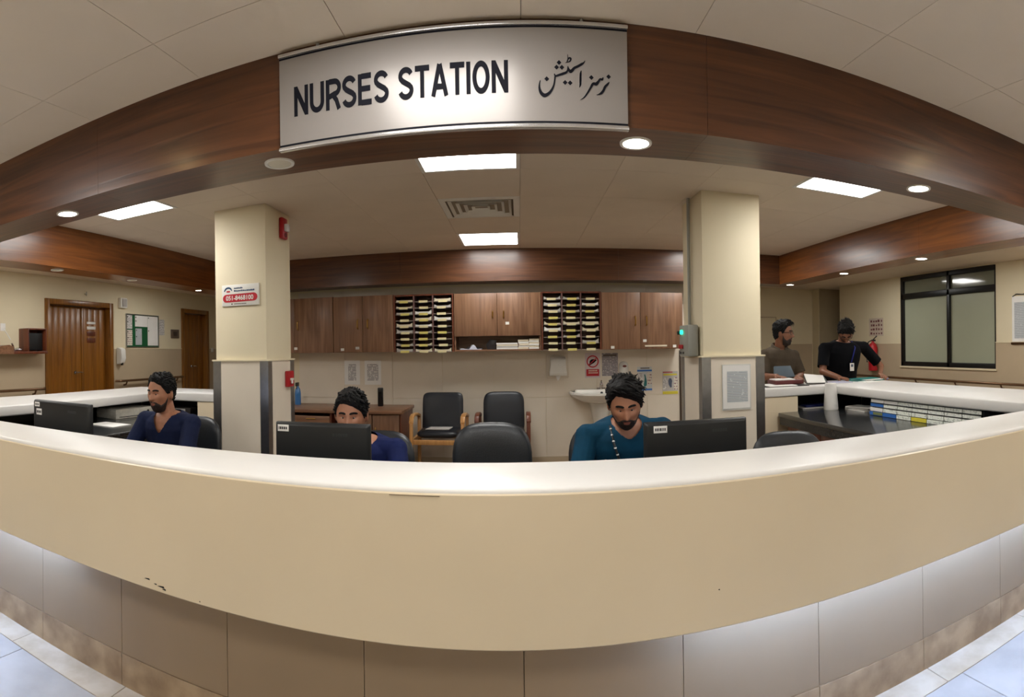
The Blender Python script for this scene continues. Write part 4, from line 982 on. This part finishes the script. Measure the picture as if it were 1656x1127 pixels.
MB().box(-.015, .015, -.06, .02, .51, .54).tube([(0, -.01, .54), (0, -.07, .575), (0, -.11, .60)], .009).build('valve', blackpl, t); MB().tube([(0, .02, .53), (-.03, .09, .50), (-.05, .10, .35), (-.06, .09, .15)], .010).build('hose', blackpl, t, smooth=True)
bx('wall_bracket', steel, t, .0, .086, -.02, .02, .28, .32)
t = thing('wall_chart', 'white chart hanging on the right wall at the photo\'s right edge', 'chart', (XR, 4.32, 1.32))
bx('backing', paper_m, t, -.012, 0, -.18, .18, .03, .64); bx('print', txt_b, t, -.0135, -.012, -.12, .14, .08, .56); bx('bottom_rail', mat('bronze_dark', (90, 62, 40)), t, -.03, 0, -.19, .19, 0, .03, .004)
MB().tube([(-.01, .17, .64), (-.02, .10, .67), (-.02, 0, .66), (-.01, -.16, .68)], .006).build('hanger', blackpl, t)
t = thing('far_wall_panel', 'plain cream access panel on the far wall left of the man in olive', 'panel', (4.45, 9.4, 0))
bx('panel_face', wall_m, t, -.30, .33, -.016, 0, 0, 1.87, .003); bx('panel_edge', wains_m, t, -.32, -.30, -.02, 0, 0, 1.89); bx('panel_edge', wains_m, t, .33, .35, -.02, 0, 0, 1.89); bx('panel_edge', wains_m, t, -.32, .35, -.02, 0, 1.87, 1.89)

# ================================================================== PEOPLE
def gs(x, s): return np.exp(-.5 * (x / s) ** 2)
def head_grid(n_az=120, n_el=80):
    az = np.linspace(-PI, PI, n_az, endpoint=False); el = np.linspace(-PI/2 + .02, PI/2 - .02, n_el)
    return np.meshgrid(az, el)
def head_r(AZ, EL, sc=1., wide=1.):
    d = np.degrees
    x = np.cos(EL)*np.sin(AZ); y = -np.cos(EL)*np.cos(AZ); z = np.sin(EL)
    a = .076*wide * np.ones_like(x); s = np.clip(-EL/1.0, 0, 1); front = np.clip(np.cos(AZ), 0, 1); back = np.clip(-np.cos(AZ), 0, 1)
    a = a * (1 - .22*s*s)
    b = np.where(y < 0, .092, .100); c = np.where(z > 0, .120, .122)
    p = 2.25
    r = (np.abs(x/a)**p + np.abs(y/b)**p + np.abs(z/c)**p) ** (-1/p)
    r = r * (1 - .22*s*back) 
    A, E_ = d(AZ), d(EL)
    up = np.where(E_ > -13, 12., 5.)
    r = r + .024*gs(A, 5.)*gs(E_ + 13, up) + .006*gs(A, 10)*gs(E_ + 15, 4.)
    for q in (-1, 1):
        r = r - .010*gs(A - q*20, 8.)*gs(E_ - 5, 6.) + .004*gs(A - q*16, 14)*gs(E_ - 16, 4.5) + .004*gs(A - q*38, 12)*gs(E_ + 8, 10) - .004*gs(A - q*40, 12)*gs(E_ + 32, 9)
    r = r + .006*gs(A, 14)*gs(E_ + 29, 3.) + .007*gs(A, 12)*gs(E_ + 37, 3.5) - .004*gs(A, 16)*gs(E_ + 33, 1.6) - .003*gs(A, 14)*gs(E_ + 44, 3)
    r = r + .008*gs(A, 18)*gs(E_ + 56, 9)
    return r * sc
def sph(AZ, EL, R): return np.stack([R*np.cos(EL)*np.sin(AZ), -R*np.cos(EL)*np.cos(AZ), R*np.sin(EL)], -1)
def grid_mb(P):
    ne, na, _ = P.shape; mb = MB()
    vs = [tuple(v) for v in P.reshape(-1, 3)]
    fs = [(k*na+i, k*na+(i+1) % na, (k+1)*na+(i+1) % na, (k+1)*na+i) for k in range(ne-1) for i in range(na)]
    fs += [tuple(range(na))[::-1], tuple(range((ne-1)*na, ne*na))]
    return mb.add(vs, fs)
def remesh(mb, vox, smooth_it=3, cut=None):
    me = mb.mesh('tmp', skin); ob = bpy.data.objects.new('tmp', me); COL.objects.link(ob)
    r = ob.modifiers.new('r', 'REMESH'); r.mode = 'VOXEL'; r.voxel_size = vox
    if smooth_it:
        s_ = ob.modifiers.new('s', 'SMOOTH'); s_.factor = .5; s_.iterations = smooth_it
    bpy.context.view_layer.update()
    out = bpy.data.meshes.new_from_object(ob.evaluated_get(bpy.context.evaluated_depsgraph_get()))
    bpy.data.objects.remove(ob); bpy.data.meshes.remove(me)
    if cut is not None:
        bm = bmesh.new(); bm.from_mesh(out)
        bmesh.ops.delete(bm, geom=[v_ for v_ in bm.verts if cut(v_.co)], context='VERTS')
        for _ in range(6): bmesh.ops.smooth_vert(bm, verts=[v_ for v_ in bm.verts if v_.is_boundary], factor=.5, use_axis_x=True, use_axis_y=True, use_axis_z=True)
        bm.to_mesh(out); bm.free()
    out.polygons.foreach_set('use_smooth', [True]*len(out.polygons))
    return out
def noise3(P, f, seed):
    rng = np.random.RandomState(seed); o = np.zeros(P.shape[:-1])
    for k in range(6):
        d = rng.normal(size=3); d /= np.linalg.norm(d); o = o + np.sin((P @ d) * f * (1 + .35*k) + rng.uniform(0, 6.28))
    return o / 6
def hand_prims(mb, wrist, fwd, normal, curl=.35, sc=1., side=1):
    """palm + five separate fingers. fwd: towards the fingertips, normal: out of the back of the hand, side: thumb side"""
    wv = Vector(wrist); f = Vector(fwd).normalized(); n_ = Vector(normal); n_ = (n_ - f*n_.dot(f)).normalized(); l = f.cross(n_) * side
    for k, off in enumerate((-.030, -.011, .009, .027)):
        mb.capsule(wv + l*off*.6*sc, wv + f*.082*sc + l*off*sc, .016*sc, .0125*sc, 10)
        L = (.062, .074, .080, .070)[k] * sc; p = wv + f*.086*sc + l*off*sc*1.08; dr = f.copy()
        for q, fr in enumerate((.45, .32, .25)):
            ang = curl * (.6 + .5*q); dr = (f*math.cos(ang*(q+1)*.7) - n_*math.sin(ang*(q+1)*.7)).normalized()
            p2 = p + dr*L*fr; mb.capsule(p, p2, (.0098 - .0008*q)*sc, (.0092 - .0008*q)*sc, 10); p = p2
    p = wv + f*.02*sc + l*.024*sc; p2 = p + (f*.6 + l*.75 - n_*.25).normalized()*.045*sc; p3 = p2 + (f*.9 + l*.2 - n_*.35).normalized()*.032*sc; p4 = p3 + (f*.95 - n_*.4).normalized()*.026*sc
    mb.capsule(p, p2, .016*sc, .0125*sc, 10); mb.capsule(p2, p3, .0115*sc, .0105*sc, 10); mb.capsule(p3, p4, .0105*sc, .009*sc, 10)
HL = {'short': ([0, 20, 45, 60, 75, 90, 105, 130, 180], [54, 52, 44, 28, 0, 4, -20, -36, -42]),
      'low': ([0, 20, 40, 55, 72, 90, 105, 130, 180], [47, 45, 38, 24, -4, 2, -22, -38, -42])}
def person(name, label, base, hc, yaw, pitch, neck, sh, el, wr, hip, cloth, sk, hair='short', beard=0, vneck=.0, roll=0., sc=1., wide=1., knees=None, ankles=None, hands=None, gl=False, collar=False, hair_t=1., quiff=0., curl=.35, sleeve=.75, face_down=False, seed=1, bulk=1., slant=0., sweep=.6, fringe=.6, tufts=420, neckr=.083):
    base = Vector(base); t = thing(name, label, 'person', base, group=None)
    L = lambda p: Vector(p) - base
    hc, neck, hip = L(hc), L(neck), L(hip); sh = [L(p) for p in sh]; el = [L(p) for p in el]; wr = [L(p) for p in wr]
    R3 = (Matrix.Rotation(yaw, 3, 'Z') @ Matrix.Rotation(pitch, 3, 'X') @ Matrix.Rotation(roll, 3, 'Y'))
    RN = np.array(R3); C = np.array(hc)
    AZ, EL = head_grid()
    R0 = head_r(AZ, EL, sc, wide)
    loc = sph(AZ, EL, R0)
    mb = grid_mb(loc @ RN.T + C)
    for s_ in (-1, 1):   # ears
        mb.ell(Vector(R3 @ Vector((s_*.078*sc*wide, .012, -.004))) + hc, .012, .022, .033, 12, 8, R3 @ Matrix.Rotation(s_*.35, 3, 'Z'))
    # neck, torso, arms
    right = (sh[1] - sh[0]).normalized(); up = (neck - hip).normalized(); fwd = right.cross(up).normalized() * -1
    if fwd.y > 0 and abs(fwd.y) > .3: fwd = -fwd
    jaw = hc + Vector(R3 @ Vector((0, .03, -.06)))*sc
    mb.capsule(neck - up*.03, jaw, .058*bulk**.5, .056, 16)
    def torso(mbx, grow):
        rs = []
        for tt, a, b in ((-.02, .13, .09), (.0, .165, .115), (.18, .165, .118), (.40, .160, .118), (.62, .178, .125), (.80, .185, .118), (.90, .165, .100), (.965, .115, .080), (1.0, .068, .062)):
            c = hip.lerp(neck, tt); a = a*bulk + grow; b = b*bulk + grow
            rs.append([c + right*a*math.copysign(abs(math.cos(q))**.85, math.cos(q)) + fwd*b*math.sin(q) for q in np.linspace(0, 2*PI, 24, endpoint=False)])
        mbx.rings(rs)
    torso(mb, -.012)
    for k in (0, 1):
        mb.capsule(neck - up*.05, sh[k], .05, .052, 14)
        mb.capsule(sh[k], el[k], .050*bulk, .040, 14); mb.capsule(el[k], wr[k], .041, .027, 14)
        if hands:
            fwd_h, nrm = hands[k]; hand_prims(mb, wr[k], fwd_h, nrm, curl, 1., 1 if k == 0 else -1)
    body = link('body', remesh(mb, .0042, 2), t); body.data.materials.clear(); body.data.materials.append(sk)
    # shirt
    ms = MB(); torso(ms, .012)
    for k in (0, 1):
        ms.capsule(neck - up*.055, sh[k], .060*bulk**.5, .064*bulk**.5, 14)
        e2 = sh[k].lerp(el[k], sleeve)
        ms.capsule(sh[k], e2, .064*bulk**.5, .061*bulk**.5, 14)
    dn = [(el[k] - sh[k]).normalized() for k in (0, 1)]; se = [sh[k].lerp(el[k], sleeve) for k in (0, 1)]
    def cut(p):
        q = p - neck; h = q.dot(up); xr = q.dot(right); fr = q.dot(fwd); rad = math.hypot(xr, fr)
        if h > -.012 and rad < neckr: return True
        if vneck and fr > 0.0 and abs(xr) < (h + vneck) / vneck * .066 and h > -vneck: return True
        for k in (0, 1):
            z = (p - se[k]).dot(dn[k])
            if z > .01 and (p - se[k] - dn[k]*z).length < .09 and z < .12: return True
        return (p - hip).dot(up) < -.06
    shirt = link('shirt', remesh(ms, .006, 4, cut), t); shirt.data.materials.clear(); shirt.data.materials.append(cloth)
    if collar:
        cb_ = MB(); rs = []
        for hh, rr in ((-.015, .088), (.02, .078), (.035, .074), (.03, .084), (-.022, .098)):
            rs.append([neck + up*(hh - .035*max(0, math.sin(q))) + right*rr*math.cos(q) + fwd*rr*math.sin(q) for q in np.linspace(PI/2 + .35, PI/2 + 2*PI - .35, 24)])
        cb_.rings(rs, cap=False, closed=False).build('collar', cloth, t, smooth='all')
    # trousers and shoes
    if knees:
        kn, an = [L(p) for p in knees], [L(p) for p in ankles]; ml = MB()
        ml.ell(hip - up*.02, .165*bulk, .125*bulk, .12)
        for k in (0, 1):
            hj = hip + right*(.09 if k else -.09) - up*.02
            ml.capsule(hj, kn[k], .082, .060, 14); ml.capsule(kn[k], an[k], .060, .045, 14)
        tr = link('trousers', remesh(ml, .011, 3), t); tr.data.materials.clear(); tr.data.materials.append(trouser)
        for k in (0, 1):
            a = an[k]; MB().rings([[(a.x + w_*math.cos(q), a.y + y_ + 0, max(.0, z_*.5 + z_*.5*math.sin(q)) + .0) for q in np.linspace(0, 2*PI, 14, endpoint=False)] for y_, w_, z_ in ((.07, .02, .05), (.06, .034, .08), (.0, .042, .09), (-.08, .046, .07), (-.15, .042, .055), (-.19, .02, .04))]).build('shoe', blackpl, t, smooth='all')
    # hair, beard, brows, eyes
    A, E_ = np.abs(np.degrees(AZ)), np.degrees(EL)
    ha, he = HL[hair]; AD = np.degrees(AZ); line = np.interp(A, ha, he) + 3*noise3(loc, 90, seed) - slant*np.clip(AD/30, -1.2, 1.2)*8*(A < 70)
    m = 1/(1 + np.exp(-(E_ - line)/2.2))
    top = np.clip((E_ - 10)/50, 0, 1); th = (.006 + .016*top*hair_t + quiff*gs(A, 42)*gs(E_ - 56, 16)) * (1 + .25*noise3(loc, 70, seed + 1) + .12*noise3(loc, 190, seed + 2))
    RH = R0 + m*th - (1 - m)*.007
    P = sph(AZ, EL, RH)
    hmb = grid_mb(P @ RN.T + C)
    rng = np.random.RandomState(seed*7 + 1); ne_, na_ = AZ.shape; cnt = 0
    for _ in range(3000):
        if cnt >= tufts: break
        zz = rng.uniform(-.6, 1); e_i = int((math.asin(zz) + PI/2 - .02)/(PI - .04)*(ne_ - 1)); a_i = rng.randint(na_)
        e_i = min(max(e_i, 0), ne_ - 1)
        if m[e_i, a_i] < .8: continue
        p0 = Vector(P[e_i, a_i]); nrm = p0.normalized(); e0 = E_[e_i, a_i]; a0 = AD[e_i, a_i]
        frontal = max(0., math.cos(math.radians(a0))) * max(0., min(1., (e0 - 25)/30))
        flow = Vector((sweep*frontal, -.9*frontal*fringe + .5*(1 - frontal), -.9*(1 - max(0., min(1., (e0 - 10)/50))) - .35*frontal*fringe))
        flow = flow - nrm*flow.dot(nrm)*.8
        flow = flow.normalized() if flow.length > 1e-3 else Vector((1, 0, 0))
        flow = (flow + Vector(rng.normal(0, .13, 3))).normalized()
        Lh = (.014 + .022*float(top[e_i, a_i])*hair_t) * rng.uniform(.7, 1.25)
        q0 = p0 - nrm*.006; q1 = p0 + flow*Lh*.45 + nrm*(.0015 + .0015*hair_t*float(top[e_i, a_i])); q2 = p0 + flow*Lh + nrm*(-.003 + .004*rng.rand() - .006*frontal*fringe)
        hmb.tube([R3 @ q + hc for q in (q0, q1, q2)], [.0055, .0042, .0008], 5); cnt += 1
    hmb.build('hair', hair_m, t, smooth='all')
    if beard:
        lo = np.interp(A, [0, 11, 20, 40, 62, 74, 84], [-23, -23, -29, -45, -38, -16, 4])
        m = 1/(1 + np.exp(-(lo + 1.5*noise3(loc, 120, seed) - E_)/1.4)) * (A < 86) * 1/(1 + np.exp((A - 80)/3))
        m = m * (1 - gs(A, 8)**.8 * gs(E_ + 33.5, 3.2)) * (1/(1 + np.exp(-(E_ + 78)/3)))
        P = sph(AZ, EL, R0 + m*(.0035 + .006*beard*np.clip((-E_ - 25)/30, 0, 1))*(1 + .3*noise3(loc, 240, 4)) - (1 - m)*.006)
        grid_mb(P @ RN.T + C).build('beard', beard_m, t, smooth='all')
    bl = 17 + 3*gs(A - 20, 9); m = gs(E_ - bl, 2.0) * (1/(1 + np.exp((A - 33)/2))) * (1/(1 + np.exp(-(A - 7)/1.5))); m = np.clip(m*1.5, 0, 1)
    grid_mb(sph(AZ, EL, R0 + m*.005 - (1 - m)*.004) @ RN.T + C).build('eyebrows', hair_m, t, smooth='all')
    m = np.clip(1.6*gs(np.degrees(AZ), 10)*(gs(E_ + 29.5, 2.) + gs(E_ + 37, 2.4)), 0, 1)
    grid_mb(sph(AZ, EL, R0 + m*.002 - (1 - m)*.005) @ RN.T + C).build('lips', lip_m, t, smooth='all')
    for s_ in (-1, 1):
        a_, e_ = math.radians(20*s_), math.radians(5); r_ = float(head_r(np.array([a_]), np.array([e_]), sc, wide)[0])
        pe = Vector(sph(np.array(a_), np.array(e_), np.array(r_ - .006)))
        eye = MB().ell(R3 @ pe + hc, .0145, .009, .0062, 14, 8, R3).build('eye', eyewhite, t, smooth='all')
        MB().ell(R3 @ (pe + Vector((0, -.0068, -.001))) + hc, .0062, .0035, .0056, 12, 8, R3).build('iris', iris, eye, smooth='all')
        MB().tube([R3 @ (pe + Vector((x_, -.0085 + abs(x_)*.25, .0058 - abs(x_)*.18))) + hc for x_ in (-.0145, -.007, 0, .007, .0145)], .0022, 6).build('eyelid', sk, eye, smooth='all')
    if gl:
        gm = MB()
        for s_ in (-1, 1):
            c_ = Vector((s_*.032, -.096*sc, .008)); pts = [R3 @ (c_ + Vector((.025*math.cos(q), .006*abs(math.cos(q)), .019*math.sin(q)))) + hc for q in np.linspace(0, 2*PI, 19)]
            gm.tube(pts, .0024, 6); gm.tube([R3 @ Vector((s_*.058, -.092*sc, .012)) + hc, R3 @ Vector((s_*.082*wide, -.03, .012)) + hc, R3 @ Vector((s_*.083*wide, .015, .004)) + hc], .0024, 6)
        gm.tube([R3 @ Vector((-.008, -.102*sc, .012)) + hc, R3 @ Vector((.008, -.102*sc, .012)) + hc], .0022, 6)
        gm.build('glasses', blackpl2, t, smooth='all')
    t['_n'] = 0; del t['_n']
    return t, dict(neck=neck, up=up, fwd=fwd, right=right, hip=hip)

def seated_legs(x, y, yk=.0): return dict(knees=[(x - .12, y - .42, .52), (x + .12, y - .42, .52)], ankles=[(x - .13, y - .36, .09), (x + .13, y - .36, .09)])
down = ((0, -1, -.1), (0, 0, 1))
# man at the left in navy scrubs, looking towards the far-left monitor
p1, i1 = person('person', 'bearded man in navy V-neck scrubs sitting at the left, looking left', (-2.20, 3.0, 0), (-2.215, 2.86, 1.082), math.radians(-6), math.radians(4),
    (-2.19, 2.90, .96), [(-2.375, 2.89, .895), (-1.995, 2.89, .895)], [(-2.44, 2.76, .66), (-1.95, 2.74, .66)], [(-2.36, 2.54, .79), (-2.10, 2.54, .79)], (-2.20, 3.0, .54),
    navy, skin, 'short', .7, .10, hands=[down, down], quiff=.006, seed=3, slant=.5, sweep=.9, fringe=.4, **seated_legs(-2.20, 3.0))
p2, i2 = person('person', 'dark-haired man in blue scrubs half hidden behind the left-middle monitor', (-.84, 2.95, 0), (-.873, 2.72, 1.012), math.radians(6), math.radians(8),
    (-.845, 2.80, .885), [(-1.02, 2.80, .83), (-.655, 2.80, .825)], [(-1.09, 2.68, .66), (-.60, 2.68, .66)], [(-1.0, 2.55, .79), (-.72, 2.55, .79)], (-.84, 2.96, .50),
    navy2, skin, 'low', 0, .0, hands=[down, down], hair_t=1.1, seed=5, slant=.9, sweep=1.2, fringe=.8, **seated_legs(-.84, 2.95))
p3, i3 = person('person', 'bearded man in teal scrubs bending over the desk beside the right monitor', (.53, 3.0, 0), (.520, 2.665, 1.065), math.radians(-7), math.radians(22),
    (.545, 2.79, .965), [(.345, 2.80, .89), (.745, 2.80, .91)], [(.285, 2.70, .68), (.83, 2.68, .68)], [(.40, 2.55, .79), (.64, 2.55, .79)], (.54, 3.0, .54),
    teal, skin, 'low', .7, .035, neckr=.072, hands=[down, down], quiff=.012, hair_t=1.6, seed=8, slant=1.0, sweep=1.3, fringe=.8, roll=math.radians(-4), sleeve=.8, bulk=1.06, **seated_legs(.53, 3.0))
sl = dict(knees=[(2.52, 5.02, .46), (2.74, 5.06, .46)], ankles=[(2.51, 5.06, .09), (2.75, 5.10, .09)])
p4, i4 = person('person', 'man in olive polo shirt and glasses standing behind the counter, looking right', (2.63, 5.08, 0), (2.60, 4.93, 1.462), math.radians(46), math.radians(2),
    (2.585, 4.99, 1.325), [(2.42, 5.0, 1.245), (2.745, 4.98, 1.235)], [(2.38, 4.93, 1.03), (2.80, 4.92, 1.03)], [(2.38, 4.66, 1.045), (2.60, 4.66, 1.02)], (2.62, 5.08, .86),
    olive, skin_d, 'short', 1.3, .0, hands=[((.3, -1, -.1), (0, .2, 1)), ((-.3, -1, -.05), (0, .2, 1))], gl=True, collar=True, quiff=.014, hair_t=1.3, seed=11, sweep=.2, fringe=.9, curl=.5, sleeve=.85, **sl)
sl = dict(knees=[(3.26, 5.06, .46), (3.50, 5.06, .46)], ankles=[(3.25, 5.10, .09), (3.51, 5.10, .09)])
p5, i5 = person('person', 'man in black T-shirt with badge standing bent over papers on the counter', (3.38, 5.10, 0), (3.305, 4.84, 1.485), math.radians(-24), math.radians(60),
    (3.365, 4.97, 1.385), [(3.125, 4.98, 1.30), (3.65, 4.98, 1.31)], [(3.05, 4.90, 1.06), (3.86, 4.94, 1.09)], [(3.10, 4.66, 1.005), (3.62, 4.64, 1.015)], (3.38, 5.10, .86),
    blacktee, skin_d, 'low', .5, .0, hands=[((.25, -1, -.12), (0, .1, 1)), ((-.35, -1, -.1), (.2, .1, 1))], gl=True, hair_t=1.3, seed=14, bulk=1.18, sleeve=.78, **sl)
# lanyards and badge hang from the necks: worn parts of the persons
def lanyard(pt, info, base, drop, side, m, badge=None, m2=None, off=.135):
    n, u, f, r = info['neck'], info['up'], info['fwd'], info['right']
    pts = [n + r*.088*side + u*.0 + f*.035, n + r*.08*side - u*.05 + f*(off*.78), n + r*.045*side - u*drop*.5 + f*off, n + r*.02*side - u*drop + f*(off + .008)]
    o = MB().tube(pts, .0065, 8).build('lanyard', m, pt, smooth='all')
    if m2:
        for k in range(19):
            q = k/18*2.999; i_ = int(q); c = pts[i_].lerp(pts[i_+1], q - i_)
            if k % 2: MB().ell(c, .0075, .0075, .0065, 10, 6).build('lanyard_print', m2, o, smooth='all')
    if badge:
        c = pts[-1]; b_ = MB().box(c.x - .027, c.x + .027, c.y - .012, c.y - .007, c.z - .095, c.z - .01).build('id_badge', paper_m, pt, bevel=.002)
        MB().box(c.x - .015, c.x + .015, c.y - .0135, c.y - .012, c.z - .05, c.z - .022).build('badge_photo', mat('slate_ink', (80, 90, 110)), b_)
lanyard(p3, i3, None, .30, -1, blackpl, None, paper_m, .165)
lanyard(p5, i5, None, .20, 1, mat('blue_ribbon', (30, 40, 140), .6), True, None, .16)
print('objects', len(bpy.data.objects), 'ceiling boards', ncb, 'tris', sum(len(m.loop_triangles) if False else len(m.polygons)*2 for m in bpy.data.meshes))
